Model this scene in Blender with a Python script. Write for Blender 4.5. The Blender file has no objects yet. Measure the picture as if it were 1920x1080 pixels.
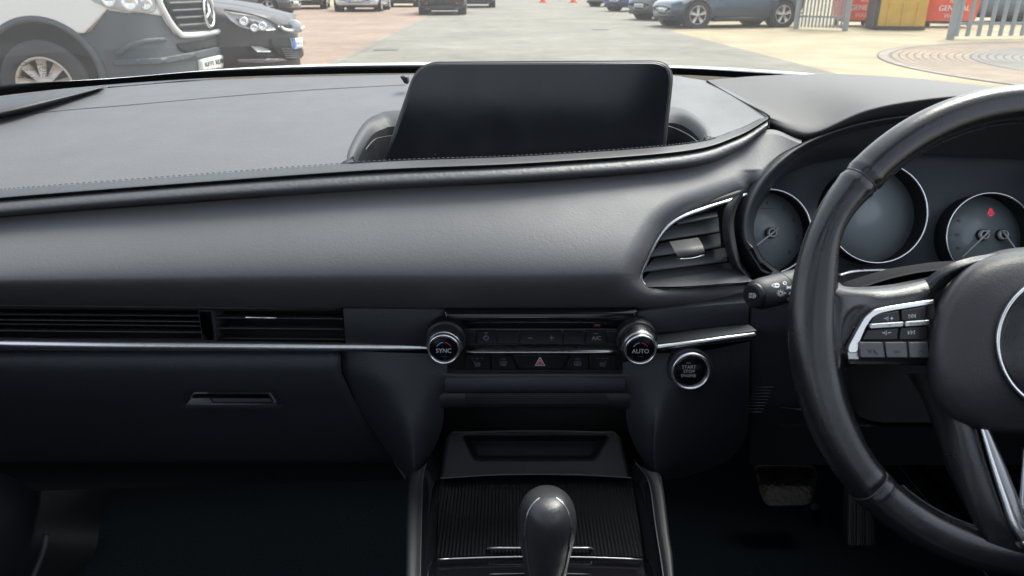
import bpy, bmesh, math, random
from mathutils import Vector, Matrix
from math import sin, cos, pi, radians
random.seed(7)
sc = bpy.context.scene
COL = sc.collection
# ---------------------------------------------------------------- camera
FPX = 1397.0                       # focal length in pixels of a 1920 px wide frame
TH = radians(22.2)                 # camera looks down by this much
H = 1.12                           # camera height above the ground
CT, ST = cos(TH), sin(TH)
cam_d = bpy.data.cameras.new('camera'); cam = bpy.data.objects.new('camera', cam_d); COL.objects.link(cam)
cam.location = (0, 0, H); cam.rotation_euler = (pi/2 - TH, 0, 0)
cam_d.sensor_width = 36; cam_d.lens = 36*FPX/1920; cam_d.clip_start = .02; cam_d.clip_end = 900
cam_d.dof.use_dof = True; cam_d.dof.focus_distance = .85; cam_d.dof.aperture_fstop = 15
sc.camera = cam
# ---------------------------------------------------------------- light
SUN_EL, SUN_AZ = 56, 40            # azimuth clockwise from +Y: veiled sun ahead, to the right
w = bpy.data.worlds.new('World'); sc.world = w; w.use_nodes = True
nt = w.node_tree; bg = nt.nodes['Background']
sky = nt.nodes.new('ShaderNodeTexSky'); sky.sky_type = 'NISHITA'; sky.sun_disc = False
sky.sun_elevation = radians(SUN_EL); sky.sun_rotation = radians(SUN_AZ); sky.dust_density = 3.0; sky.air_density = 1.0
hs = nt.nodes.new('ShaderNodeHueSaturation'); hs.inputs['Saturation'].default_value = .40
nt.links.new(sky.outputs[0], hs.inputs['Color']); nt.links.new(hs.outputs[0], bg.inputs['Color'])
bg.inputs['Strength'].default_value = .15
sl = bpy.data.lights.new('sun', 'SUN'); sl.energy = 1.5; sl.angle = radians(30); sl.color = (1, .95, .87)
so = bpy.data.objects.new('sun', sl); COL.objects.link(so)
sd = Vector((sin(radians(SUN_AZ))*cos(radians(SUN_EL)), cos(radians(SUN_AZ))*cos(radians(SUN_EL)), sin(radians(SUN_EL))))
so.rotation_euler = sd.to_track_quat('Z', 'Y').to_euler(); so.location = (0, 0, 30)
vs = sc.view_settings; vs.view_transform = 'Standard'; vs.look = 'None'; vs.gamma = 1; vs.exposure = 1.55
sc.display_settings.display_device = 'sRGB'
sc.cycles.max_bounces = 8; sc.cycles.transparent_max_bounces = 12; sc.cycles.diffuse_bounces = 5
# ---------------------------------------------------------------- geometry helpers
def P(px, py, Y):
    """world point at forward distance Y on the sight line of a pixel of the 1920x1080 photograph"""
    u = (px-960)/FPX; v = (540-py)/FPX
    s = Y/(CT + v*ST)
    return Vector((s*u, Y, H + s*(-ST + v*CT)))
def ray(px, py):
    u = (px-960)/FPX; v = (540-py)/FPX
    return Vector((u, CT+v*ST, -ST+v*CT))
def G(px, py, z=0.0):
    d = ray(px, py); s = (z-H)/d.z
    return Vector((d.x*s, d.y*s, z))
class Plane:
    def __init__(s, p, n): s.p = Vector(p); s.n = Vector(n).normalized()
    def at(s, px, py, off=0.0):
        d = ray(px, py); o = Vector((0, 0, H)); p = s.p + s.n*off
        return o + d*((p-o).dot(s.n)/d.dot(s.n))
class Surf:
    """sheet given as a forward distance over the sheet; 'out' points at the cabin"""
    n = Vector((0, -1, 0))
    def __init__(s, f): s.f = f
    def at(s, px, py, off=0.0): return P(px, py, s.f(px, py)-off)
def interp(x, xs, ys):
    if x <= xs[0]: return ys[0]
    for i in range(len(xs)-1):
        if x <= xs[i+1]: return ys[i] + (ys[i+1]-ys[i])*(x-xs[i])/(xs[i+1]-xs[i])
    return ys[-1]
def sinterp(x, xs, ys):
    """smooth (Hermite) interpolation"""
    n = len(xs)
    if x <= xs[0]: return ys[0]
    if x >= xs[-1]: return ys[-1]
    for i in range(n-1):
        if x <= xs[i+1]: break
    def m(k):
        if k == 0: return (ys[1]-ys[0])/(xs[1]-xs[0])
        if k == n-1: return (ys[-1]-ys[-2])/(xs[-1]-xs[-2])
        return (ys[k+1]-ys[k-1])/(xs[k+1]-xs[k-1])
    h = xs[i+1]-xs[i]; t = (x-xs[i])/h
    return (2*t**3-3*t*t+1)*ys[i]+(t**3-2*t*t+t)*h*m(i)+(-2*t**3+3*t*t)*ys[i+1]+(t**3-t*t)*h*m(i+1)
def catmull(pts, n, closed=False):
    """n samples per span through Vectors or tuples"""
    pts = [Vector(p) for p in pts]; L = len(pts); out = []
    for i in range(L if closed else L-1):
        g = (lambda k: pts[k % L]) if closed else (lambda k: pts[k] if 0 <= k < L else (2*pts[0]-pts[1] if k < 0 else 2*pts[-1]-pts[-2]))
        a, b, c, d = g(i-1), g(i), g(i+1), g(i+2)
        for j in range(n):
            t = j/n
            out.append(.5*((2*b)+(c-a)*t+(2*a-5*b+4*c-d)*t*t+(3*b-a-3*c+d)*t**3))
    if not closed: out.append(pts[-1].copy())
    return out
def smooth(a, b, x):
    t = max(0, min(1, (x-a)/(b-a))); return t*t*(3-2*t)
def inside(poly, x, y):
    r = False; j = len(poly)-1
    for i in range(len(poly)):
        xi, yi = poly[i][0], poly[i][1]; xj, yj = poly[j][0], poly[j][1]
        if (yi > y) != (yj > y) and x < (xj-xi)*(y-yi)/(yj-yi)+xi: r = not r
        j = i
    return r
def sdist(poly, x, y):
    d = 1e9; j = len(poly)-1
    for i in range(len(poly)):
        ax, ay = poly[j][0], poly[j][1]; bx, by = poly[i][0], poly[i][1]
        vx, vy = bx-ax, by-ay; q = vx*vx+vy*vy
        t = 0 if q == 0 else max(0, min(1, ((x-ax)*vx+(y-ay)*vy)/q))
        d = min(d, math.hypot(x-ax-t*vx, y-ay-t*vy)); j = i
    return d if inside(poly, x, y) else -d
# ---------------------------------------------------------------- object helpers
def tagp(o, label=None, cat=None, group=None, kind=None):
    if label: o['label'] = label
    if cat: o['category'] = cat
    if group: o['group'] = group
    if kind: o['kind'] = kind
    return o
def thing(name, label, cat, loc=(0, 0, 0), rz=0, group=None):
    o = bpy.data.objects.new(name, None); COL.objects.link(o); o.empty_display_size = .05
    o.location = loc; o.rotation_euler = (0, 0, rz)
    return tagp(o, label, cat, group)
def obj(name, bm, mat, parent=None, label=None, smoothf=True, angle=None, world=True):
    """links a bmesh as ONE object; its coordinates are world ones unless world is False"""
    me = bpy.data.meshes.new(name)
    if smoothf:
        for f in bm.faces: f.smooth = True
        if angle is not None:
            for e in bm.edges:
                if len(e.link_faces) == 2 and e.calc_face_angle(0) > radians(angle): e.smooth = False
    bm.to_mesh(me); bm.free()
    if not isinstance(mat, (list, tuple)): mat = [mat]
    for m in mat: me.materials.append(m)
    o = bpy.data.objects.new(name, me); COL.objects.link(o)
    if parent is not None:
        o.parent = parent
        if world:
            o.matrix_basis = chain(parent).inverted()
    if label: o['label'] = label
    return o
def chain(o):
    M = Matrix.Identity(4)
    while o is not None: M = o.matrix_basis @ M; o = o.parent
    return M
def new(): return bmesh.new()
def add_grid(bm, rows, closed_u=False, closed_v=False):
    vs_ = [[bm.verts.new(p) for p in r] for r in rows]
    R = len(vs_); C = len(vs_[0])
    for i in range(R if closed_v else R-1):
        for j in range(C if closed_u else C-1):
            try: bm.faces.new((vs_[i][j], vs_[i][(j+1) % C], vs_[(i+1) % R][(j+1) % C], vs_[(i+1) % R][j]))
            except ValueError: pass
    return vs_
def net(rows, nu=8, nv=5, bm=None, conv=True):
    """smooth sheet through a net of (px, py, Y) points"""
    bm = bm or new()
    W = [[P(*p) if conv else Vector(p) for p in r] for r in rows]
    a = [catmull(r, nu) for r in W]
    cols = [catmull([r[j] for r in a], nv) for j in range(len(a[0]))]
    add_grid(bm, [[cols[j][i] for j in range(len(cols))] for i in range(len(cols[0]))])
    return bm
def add_tube(bm, pts, r, n=8, closed=False, sx=1.0, cap=True):
    """swept tube; r a number or a list; sx flattens it sideways"""
    pts = [Vector(p) for p in pts]; L = len(pts)
    rr = r if isinstance(r, (list, tuple)) else [r]*L
    rings = []; up = None
    for i, p in enumerate(pts):
        t = (pts[(i+1) % L]-pts[i-1]) if closed else (pts[min(i+1, L-1)]-pts[max(i-1, 0)])
        t.normalize()
        if up is None:
            up = Vector((0, 0, 1)) if abs(t.z) < .9 else Vector((0, 1, 0))
        up = (up - t*up.dot(t)).normalized(); sd_ = t.cross(up)
        rings.append([p + (up*cos(2*pi*k/n)+sd_*sin(2*pi*k/n)*sx)*rr[i] for k in range(n)])
    v = add_grid(bm, rings, closed_u=True, closed_v=closed)
    if cap and not closed:
        bm.faces.new(v[0]); bm.faces.new(list(reversed(v[-1])))
    return bm
def tube(pts, r, **k): return add_tube(new(), pts, r, **k)
def fill(bm, loop):
    """fills a planar-ish loop, concave ones too"""
    es = []
    for i in range(len(loop)):
        a, b = loop[i], loop[(i+1) % len(loop)]
        e = bm.edges.get((a, b)) or bm.edges.new((a, b)); es.append(e)
    bmesh.ops.triangle_fill(bm, edges=es, use_beauty=True)
def add_prism(bm, poly, S, front=.003, back=0.0, bev=0.0):
    """slab with the outline poly on the sheet S, from offset back to offset front"""
    t0 = len(bm.verts)
    if bev > 0:
        cx = sum(p[0] for p in poly)/len(poly); cy = sum(p[1] for p in poly)/len(poly)
        b = bev
        outline = offset_poly(poly, b)
        F = [bm.verts.new(S.at(p[0], p[1], front)) for p in outline]
        d = b*S.at(cx, cy).y/FPX
        Mi = [bm.verts.new(S.at(p[0], p[1], front-d)) for p in poly]
    else:
        F = [bm.verts.new(S.at(p[0], p[1], front)) for p in poly]; Mi = F
        d = 0
    B = [bm.verts.new(v.co - S.n*(front-d-back)) for v in Mi]
    n = len(poly)
    fill(bm, F)
    if bev > 0:
        for i in range(n): bm.faces.new((F[i], F[(i+1) % n], Mi[(i+1) % n], Mi[i]))
    for i in range(n): bm.faces.new((Mi[i], Mi[(i+1) % n], B[(i+1) % n], B[i]))
    return bm
def offset_poly(poly, d):
    n = len(poly); A = sum(poly[i][0]*poly[(i+1) % n][1]-poly[(i+1) % n][0]*poly[i][1] for i in range(n))
    sg = 1 if A > 0 else -1; out = []
    for i in range(n):
        x0, y0 = poly[i-1][:2]; x1, y1 = poly[i][:2]; x2, y2 = poly[(i+1) % n][:2]
        a = Vector((x1-x0, y1-y0)).normalized() if (x1, y1) != (x0, y0) else Vector((1, 0))
        b = Vector((x2-x1, y2-y1)).normalized() if (x1, y1) != (x2, y2) else a
        na = Vector((-a.y, a.x)); nb = Vector((-b.y, b.x)); m = (na+nb)
        if m.length < 1e-4: m = na
        m.normalize(); k = 1/max(.5, m.dot(na))
        out.append((x1+sg*m.x*d*k, y1+sg*m.y*d*k))
    return out
def prism(poly, S, front=.003, back=0.0, bev=0.0): return add_prism(new(), poly, S, front, back, bev)
def rect(x0, y0, x1, y1): return [(x0, y0), (x1, y0), (x1, y1), (x0, y1)]
def rrect(x0, y0, x1, y1, r, n=4):
    o = []
    for cx, cy, a in ((x1-r, y0+r, -90), (x1-r, y1-r, 0), (x0+r, y1-r, 90), (x0+r, y0+r, 180)):
        for k in range(n+1):
            t = radians(a+90*k/n); o.append((cx+r*cos(t), cy+r*sin(t)))
    return o
def circ(cx, cy, r, n=32, ry=None):
    return [(cx+r*cos(2*pi*k/n), cy+(ry or r)*sin(2*pi*k/n)) for k in range(n)]
def rounded(poly, r, n=4):
    """rounds the corners of a pixel polygon"""
    out = []; L = len(poly)
    for i in range(L):
        p0, p1, p2 = Vector(poly[i-1][:2]), Vector(poly[i][:2]), Vector(poly[(i+1) % L][:2])
        a = (p0-p1); b = (p2-p1); k = min(r, a.length*.48, b.length*.48)
        A = p1+a.normalized()*k; B = p1+b.normalized()*k
        for j in range(n+1):
            t = j/n; q = (1-t)**2*A+2*t*(1-t)*p1+t*t*B; out.append((q.x, q.y))
    return out
def add_band(bm, path, S, wd, front=.001, back=0.0):
    """flat stroke of width wd px along a pixel path"""
    L = len(path)
    l, r = [], []
    for i in range(L):
        a = Vector(path[max(i-1, 0)][:2]); b = Vector(path[min(i+1, L-1)][:2]); t = (b-a).normalized(); nn = Vector((-t.y, t.x))*wd/2
        p = Vector(path[i][:2]); l.append(p+nn); r.append(p-nn)
    add_grid(bm, [[S.at(q.x, q.y, back) for q in l], [S.at(q.x, q.y, front) for q in l], [S.at(q.x, q.y, front) for q in r], [S.at(q.x, q.y, back) for q in r]])
    return bm
def add_lathe(bm, prof, o, ax, n=32, teeth=0, td=0.0, sx=1.0):
    """prof: (radius, height along ax)"""
    ax = Vector(ax).normalized(); up = Vector((0, 0, 1)) if abs(ax.z) < .9 else Vector((0, 1, 0))
    up = (up-ax*up.dot(ax)).normalized(); sd_ = ax.cross(up); o = Vector(o)
    rows = []
    for p in prof:
        r, h = p[0], p[1]; tt = p[2] if len(p) > 2 else 0
        rows.append([o+ax*h+(up*cos(2*pi*k/n)+sd_*sin(2*pi*k/n)*sx)*(r*(1-(td if (tt and k % 2) else 0))) for k in range(n)])
    v = add_grid(bm, rows, closed_u=True)
    return bm
def lathe(*a, **k): return add_lathe(new(), *a, **k)
def add_box(bm, c, s, M=None):
    r = bmesh.ops.create_cube(bm, size=1.0, matrix=(M or Matrix.Identity(4)) @ Matrix.Translation(Vector(c)) @ Matrix.Diagonal((s[0], s[1], s[2], 1)))
    return r['verts']
_fc = {}
def glyphs(txt, size=1.0):
    if txt not in _fc:
        cu = bpy.data.curves.new('t', 'FONT'); cu.body = txt; cu.align_x = 'CENTER'; cu.align_y = 'CENTER'; cu.size = 1; cu.resolution_u = 3
        o = bpy.data.objects.new('t', cu); COL.objects.link(o)
        dg = bpy.context.evaluated_depsgraph_get(); me = bpy.data.meshes.new_from_object(o.evaluated_get(dg))
        _fc[txt] = ([v.co.copy() for v in me.vertices], [tuple(p.vertices) for p in me.polygons])
        bpy.data.objects.remove(o); bpy.data.curves.remove(cu); bpy.data.meshes.remove(me)
    return _fc[txt]
def add_text(bm, txt, cx, cy, size, S, off=.0008, rot=0, wx=1.0, shear=0.0, mirror=False, bold=0.0):
    V, F = glyphs(txt)
    for dx in ([0] if not bold else [-bold, bold]):
        vs_ = []
        for v in V:
            x = v.x*size*wx*(-1 if mirror else 1)+dx; y = -v.y*size; x += -y*shear
            a = radians(rot); X = x*cos(a)-y*sin(a); Y = x*sin(a)+y*cos(a)
            vs_.append(bm.verts.new(S.at(cx+X, cy+Y, off+(0 if dx <= 0 else .0001))))
        for f in F:
            try: bm.faces.new([vs_[i] for i in f])
            except ValueError: pass
    return bm
# ---------------------------------------------------------------- materials
def mat(name, color, rough=.5, metal=0.0, spec=.5, bump=None, vary=0.0, vscale=8, coat=0.0, emit=None, estr=0, rvary=0.0, dust=0.0, dscale=55, dth=.03):
    """bump = (kind, scale, strength, distance)"""
    m = bpy.data.materials.new(name); m.use_nodes = True; n = m.node_tree.nodes; l = m.node_tree.links
    b = n['Principled BSDF']; b.inputs['Base Color'].default_value = (*color, 1)
    b.inputs['Roughness'].default_value = rough; b.inputs['Metallic'].default_value = metal
    b.inputs['Specular IOR Level'].default_value = spec; b.inputs['Coat Weight'].default_value = coat; b.inputs['Coat Roughness'].default_value = .08
    if emit: b.inputs['Emission Color'].default_value = (*emit, 1); b.inputs['Emission Strength'].default_value = estr
    tc = n.new('ShaderNodeTexCoord')
    def noise(scale, detail=4):
        t = n.new('ShaderNodeTexNoise'); t.inputs['Scale'].default_value = scale; t.inputs['Detail'].default_value = detail
        l.new(tc.outputs['Object'], t.inputs['Vector']); return t
    src = None
    if vary > 0:
        t = noise(vscale, 6); mx = n.new('ShaderNodeMix'); mx.data_type = 'RGBA'
        mx.inputs['A'].default_value = (*[c*(1-vary) for c in color], 1); mx.inputs['B'].default_value = (*[min(1, c*(1+vary)) for c in color], 1)
        l.new(t.outputs['Fac'], mx.inputs['Factor']); src = mx.outputs['Result']
    if dust > 0:
        t = n.new('ShaderNodeTexVoronoi'); t.inputs['Scale'].default_value = dscale; l.new(tc.outputs['Object'], t.inputs['Vector'])
        cr = n.new('ShaderNodeValToRGB'); cr.color_ramp.elements[0].position = dth; cr.color_ramp.elements[1].position = dth*1.6
        cr.color_ramp.elements[0].color = (1, 1, 1, 1); cr.color_ramp.elements[1].color = (0, 0, 0, 1)
        l.new(t.outputs['Distance'], cr.inputs['Fac'])
        mx2 = n.new('ShaderNodeMix'); mx2.data_type = 'RGBA'; mx2.inputs['B'].default_value = (*[min(1, c+dust) for c in color], 1)
        if src: l.new(src, mx2.inputs['A'])
        else: mx2.inputs['A'].default_value = (*color, 1)
        l.new(cr.outputs['Color'], mx2.inputs['Factor']); src = mx2.outputs['Result']
    if src: l.new(src, b.inputs['Base Color'])
    if rvary > 0:
        t = noise(vscale*1.7, 5); mr = n.new('ShaderNodeMapRange'); mr.inputs['From Min'].default_value = .3; mr.inputs['From Max'].default_value = .7
        mr.inputs['To Min'].default_value = max(.02, rough-rvary); mr.inputs['To Max'].default_value = min(1, rough+rvary)
        l.new(t.outputs['Fac'], mr.inputs['Value']); l.new(mr.outputs['Result'], b.inputs['Roughness'])
    if bump:
        k, s, st, dist = bump; bp = n.new('ShaderNodeBump'); bp.inputs['Strength'].default_value = st; bp.inputs['Distance'].default_value = dist
        if k == 'leather':
            t = n.new('ShaderNodeTexVoronoi'); t.inputs['Scale'].default_value = s; t.feature = 'F1'
            wn = noise(s*.35, 3); mixv = n.new('ShaderNodeMix'); mixv.data_type = 'VECTOR'
            ad = n.new('ShaderNodeVectorMath'); ad.operation = 'MULTIPLY_ADD'; ad.inputs[1].default_value = (.006, .006, .006)
            l.new(wn.outputs['Color'], ad.inputs[0]); l.new(tc.outputs['Object'], ad.inputs[2]); l.new(ad.outputs[0], t.inputs['Vector'])
            t2 = noise(s*.5, 5); mm = n.new('ShaderNodeMath'); mm.operation = 'ADD'
            l.new(t.outputs['Distance'], mm.inputs[0]); l.new(t2.outputs['Fac'], mm.inputs[1]); l.new(mm.outputs[0], bp.inputs['Height'])
        elif k == 'wave':
            t = n.new('ShaderNodeTexWave'); t.inputs['Scale'].default_value = s; t.bands_direction = 'X'
            l.new(tc.outputs['Object'], t.inputs['Vector']); l.new(t.outputs['Fac'], bp.inputs['Height'])
        else:
            t = noise(s, 6); l.new(t.outputs['Fac'], bp.inputs['Height'])
        l.new(bp.outputs[0], b.inputs['Normal'])
    return m
M = {}
M['leather'] = mat('dash_leather', (.108, .109, .116), .56, bump=('leather', 480, .20, .0008), vary=.10, vscale=11, rvary=.05)
M['soft'] = mat('soft_grain', (.040, .042, .046), .50, bump=('leather', 560, .22, .0007), vary=.08, vscale=6, rvary=.05)
M['hard'] = mat('hard_plastic', (.020, .0225, .028), .52, bump=('leather', 700, .3, .0006), vary=.08, vscale=7)
M['hood'] = mat('hood_skin', (.062, .060, .062), .60, bump=('leather', 760, .28, .0006), vary=.06, vscale=6)
M['dark'] = mat('dark_plastic', (.012, .013, .015), .45, bump=('noise', 900, .15, .0003))
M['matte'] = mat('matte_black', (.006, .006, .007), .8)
M['rubber'] = mat('rubber', (.012, .012, .012), .7)
M['gloss'] = mat('gloss_black', (.006, .006, .008), .10, coat=.3)
M['screen'] = mat('screen_glass', (.008, .0095, .014), .12, vary=.1, vscale=12, rvary=.02, dust=.15, dscale=22, dth=.010)
M['button'] = mat('button_black', (.010, .011, .013), .38)
M['chrome'] = mat('satin_chrome', (.80, .81, .82), .27, metal=1)
M['satin'] = mat('satin_silver', (.42, .43, .44), .30, metal=1, rvary=.06, vscale=30)
M['dim'] = mat('dark_metal_paint', (.10, .105, .11), .38, metal=.6)
M['thread'] = mat('grey_thread', (.12, .125, .14), .7)
M['print'] = mat('dial_print', (.42, .43, .46), .5)
M['inlay'] = mat('satin_inlay', (.22, .225, .23), .34, metal=.9)
M['graybtn'] = mat('grey_button', (.10, .103, .107), .36, metal=.5)
M['white'] = mat('white_print', (.75, .76, .78), .5)
M['grey'] = mat('grey_print', (.22, .23, .25), .5)
M['faint'] = mat('faint_print', (.075, .085, .095), .5)
M['redp'] = mat('red_print', (.50, .04, .07), .4)
M['redd'] = mat('dim_red_display', (.09, .008, .012), .4)
M['bluep'] = mat('blue_print', (.20, .36, .62), .4)
M['redlit'] = mat('red_warning_lamp', (.3, .01, .02), .4, emit=(1, .05, .10), estr=.35)
M['wheel'] = mat('wheel_leather', (.012, .0125, .0145), .25, bump=('leather', 900, .14, .0005), vary=.12, vscale=25, rvary=.05, dust=.08, spec=.7)
M['hub'] = mat('hub_skin', (.034, .033, .037), .40, bump=('leather', 800, .22, .0005), vary=.06, vscale=15)
M['dial'] = mat('dial_face', (.235, .27, .285), .36, coat=.3)  # paler than the dark faces themselves, to put their veiling glare in the colour
M['clusterp'] = mat('cluster_face', (.092, .104, .118), .34, coat=.2)
M['ribbed'] = mat('ribbed_black', (.003, .0035, .0045), .42, spec=.18, bump=('wave', 78, .7, .002))
M['rail'] = mat('rail_skin', (.012, .013, .016), .5, bump=('leather', 600, .2, .0006))
M['bolster'] = mat('bolster_leather', (.075, .078, .083), .44, bump=('leather', 230, .26, .0012), vary=.08, vscale=9)
M['hubring'] = mat('needle_hub_silver', (.55, .57, .58), .35)
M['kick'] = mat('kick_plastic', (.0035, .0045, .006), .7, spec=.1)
M['shroudm'] = mat('column_plastic', (.012, .0125, .014), .8, spec=.15)
M['louvre'] = mat('vent_blade', (.085, .089, .094), .62, spec=.3)
M['tray'] = mat('tray_plastic', (.010, .011, .013), .6, spec=.3, bump=('leather', 700, .25, .0006))
M['wellshade'] = mat('well_shade_dark', (.016, .017, .019), .7, spec=.15)  # pad leather inside the well, darkened to put its shade in the colour
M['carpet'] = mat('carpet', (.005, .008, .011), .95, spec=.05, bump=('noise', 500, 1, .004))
M['shellin'] = mat('interior_lining', (.03, .03, .033), .8)
def glass_mat():
    m = bpy.data.materials.new('windscreen_glass'); m.use_nodes = True; n = m.node_tree.nodes; l = m.node_tree.links
    n.remove(n['Principled BSDF']); out = n['Material Output']
    tr = n.new('ShaderNodeBsdfTransparent'); tr.inputs['Color'].default_value = (.90, .94, .92, 1)
    gl = n.new('ShaderNodeBsdfGlossy'); gl.inputs['Roughness'].default_value = .02
    ge = n.new('ShaderNodeNewGeometry'); dt = n.new('ShaderNodeVectorMath'); dt.operation = 'DOT_PRODUCT'
    l.new(ge.outputs['Incoming'], dt.inputs[0]); l.new(ge.outputs['Normal'], dt.inputs[1])
    def mth(op, a, b=None):
        k = n.new('ShaderNodeMath'); k.operation = op; k.use_clamp = (op == 'SUBTRACT')
        for i, x in enumerate((a, b)):
            if x is None: continue
            if isinstance(x, (int, float)): k.inputs[i].default_value = x
            else: l.new(x, k.inputs[i])
        return k.outputs[0]
    c = mth('SUBTRACT', 1.0, mth('ABSOLUTE', dt.outputs['Value']))
    F = mth('ADD', mth('MULTIPLY', mth('POWER', c, 5.0), .90), .07)      # both faces of the pane, Schlick
    mx = n.new('ShaderNodeMixShader'); l.new(F, mx.inputs[0]); l.new(tr.outputs[0], mx.inputs[1]); l.new(gl.outputs[0], mx.inputs[2])
    # thin film of dust on the pane scatters a little daylight
    df = n.new('ShaderNodeBsdfDiffuse'); df.inputs['Color'].default_value = (.8, .8, .78, 1); tl = n.new('ShaderNodeBsdfTranslucent'); tl.inputs['Color'].default_value = (.8, .8, .78, 1)
    ds = n.new('ShaderNodeAddShader'); l.new(df.outputs[0], ds.inputs[0]); l.new(tl.outputs[0], ds.inputs[1])
    tn = n.new('ShaderNodeTexNoise'); tn.inputs['Scale'].default_value = 9; tn.inputs['Detail'].default_value = 8; m2 = n.new('ShaderNodeMapRange'); m2.inputs['To Min'].default_value = .010; m2.inputs['To Max'].default_value = .034
    l.new(tn.outputs['Fac'], m2.inputs['Value']); mz = n.new('ShaderNodeMixShader'); l.new(m2.outputs['Result'], mz.inputs[0]); l.new(mx.outputs[0], mz.inputs[1]); l.new(ds.outputs[0], mz.inputs[2])
    l.new(mz.outputs[0], out.inputs['Surface']); return m
M['glass'] = glass_mat()
# ================================================================ OWN CAR: shell, bonnet, windscreen
car = thing('car_body', 'white car body seen from inside, dark cabin with the bonnet edge above the dashboard', 'car', (0, 0, 0))
# bonnet: white sheet whose rear edge shows as a thin line above the black band
bb = [(-500, 262), (-150, 178), (0, 160), (230, 145), (420, 129), (600, 120.5), (800, 117), (1000, 116), (1262, 123), (1400, 129), (1560, 141), (1800, 166), (2100, 205), (2500, 262)]
by = [1.08, 1.2, 1.25, 1.31, 1.35, 1.38, 1.40, 1.41, 1.38, 1.35, 1.31, 1.25, 1.18, 1.06]
W0 = [P(p[0], p[1]+16, y-.03) for p, y in zip(bb, by)]; W1 = [P(p[0], p[1], y) for p, y in zip(bb, by)]
W2 = [v+Vector((0, .35, -.05)) for v in W1]; W3 = [v+Vector((0, .75, -.17)) for v in W1]; W4 = [v+Vector((0, .95, -.35)) for v in W1]
M['carwhite'] = mat('white_car_paint', (.78, .79, .80), .25, coat=.6)
obj('bonnet', net([W0, W1, W2, W3, W4], 4, 4, conv=False), M['carwhite'], car)
# cabin shell: roof, doors, floor, back, bulkhead, pillars; it shades the cabin as the real one does
def shell(name, boxes, m):
    b = new()
    for c, s in boxes: add_box(b, c, s)
    return obj(name, b, m, car, smoothf=False)
shell('roof', [((0, .06, 1.50), (1.30, .28, .04)), ((0, -1.35, 1.50), (1.30, 1.1, .04)), ((-.53, -.44, 1.50), (.24, .72, .04)), ((.53, -.44, 1.50), (.24, .72, .04))], M['shellin'])
b = new(); add_grid(b, [[Vector((x, y, 1.515)) for x in (-.42, 0, .42)] for y in (-.82, -.05)]); obj('added_roof_pane', b, M['glass'], car)  # unseen pane over a roof opening, added to brighten rim, knob and chrome
shell('floor', [((0, -.3, .24), (1.5, 3.6, .03))], M['carpet'])
shell('bulkhead', [((0, 1.44, .58), (1.5, .04, .74))], M['carpet'])
shell('tailgate', [((0, -2.05, .62), (1.5, .05, .74))], M['shellin'])
for s in (-1, 1):
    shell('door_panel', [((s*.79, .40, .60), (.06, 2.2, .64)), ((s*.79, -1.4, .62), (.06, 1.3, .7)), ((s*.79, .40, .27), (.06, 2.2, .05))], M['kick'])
    for pp_, r_ in (([(s*.88, 1.10, .95), (s*.76, .72, 1.25), (s*.64, .22, 1.49)], .035), ([(s*.76, -.35, .95), (s*.62, -.35, 1.49)], .05), ([(s*.76, -1.45, .95), (s*.62, -1.3, 1.49)], .12)):
        obj('pillar', tube(pp_, r_, n=8), M['shellin'], car)
b = new()
for x in (-.37, .37):
    add_box(b, (x, -.52, .72), (.50, .14, .52)); add_box(b, (x, -.25, .50), (.50, .5, .16))
bmesh.ops.bevel(b, geom=b.edges[:], offset=.03, segments=2, affect='EDGES')
obj('front_seats', b, M['hard'], car)
# windscreen: pane plus the black printed band along its foot
ws = thing('windscreen', 'clear sloping windscreen with black printed band along its foot', 'windscreen', (0, 0, 0))
wb = [(-330, 262), (-150, 206), (0, 180), (200, 159), (400, 146), (600, 139.5), (800, 137), (1000, 136), (1262, 140), (1400, 147), (1560, 158), (1800, 184), (2100, 226), (2300, 262)]
wy = [1.06, 1.14, 1.18, 1.225, 1.255, 1.275, 1.285, 1.29, 1.275, 1.25, 1.22, 1.16, 1.08, 1.0]
B0 = [P(p[0], p[1], y) for p, y in zip(wb, wy)]
wt = [-.64, -.60, -.54, -.44, -.33, -.22, -.11, 0, .14, .24, .34, .46, .58, .64]
TP = [Vector((x, .26+.10*(1-(x/.64)**2), 1.475+.012*(1-(x/.64)**2))) for x in wt]
def wsrow(t):
    return [a.lerp(c, t)+Vector((0, .05, .03))*4*t*(1-t) for a, c in zip(B0, TP)]
obj('pane', net([wsrow(t) for t in (0, .25, .5, .75, 1)], 3, 4, conv=False), M['glass'], ws)
# frit band: its upper edge follows the traced line
wb2 = [(-330, 240), (-150, 184), (0, 159.5), (200, 148), (400, 132), (600, 124.5), (800, 122), (1000, 121), (1262, 127), (1400, 135), (1560, 147), (1800, 173), (2100, 215), (2300, 250)]
obj('black_band', net([[P(p[0], p[1], y-.006) for p, y in zip(wb, wy)], [P(p[0], p[1], y-.014) for p, y in zip(wb2, wy)]], 6, 2, conv=False), M['dark'], ws)
wplane = Surf(lambda x, y: 1.16-.0005*(150-y))
b = new()
add_band(b, [(38+14*cos(t/3), 119.5+3*sin(t/3)) for t in range(20)], wplane, .9)
add_text(b, 'SNIVID', 74, 121, 5, wplane, mirror=True); add_text(b, '43R 001', 55, 131, 6, wplane, mirror=True); add_text(b, 'E9', 82, 129, 7, wplane, mirror=True)
add_band(b, [(82+8*cos(t/3), 129.5+4.5*sin(t/3)) for t in range(20)], wplane, .8)
add_text(b, 'SNI', 89, 142, 7, wplane, mirror=True); add_band(b, rect(80, 137.5, 97, 146.5)+[(80, 137.5)], wplane, .7)
add_band(b, [(30, 145), (44, 146)], wplane, .9); add_band(b, [(58+8*cos(t/3), 143+2.6*sin(t/3)) for t in range(16)], wplane, .9)
obj('etched_marking', b, M['dark'], ws, smoothf=False)

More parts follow.
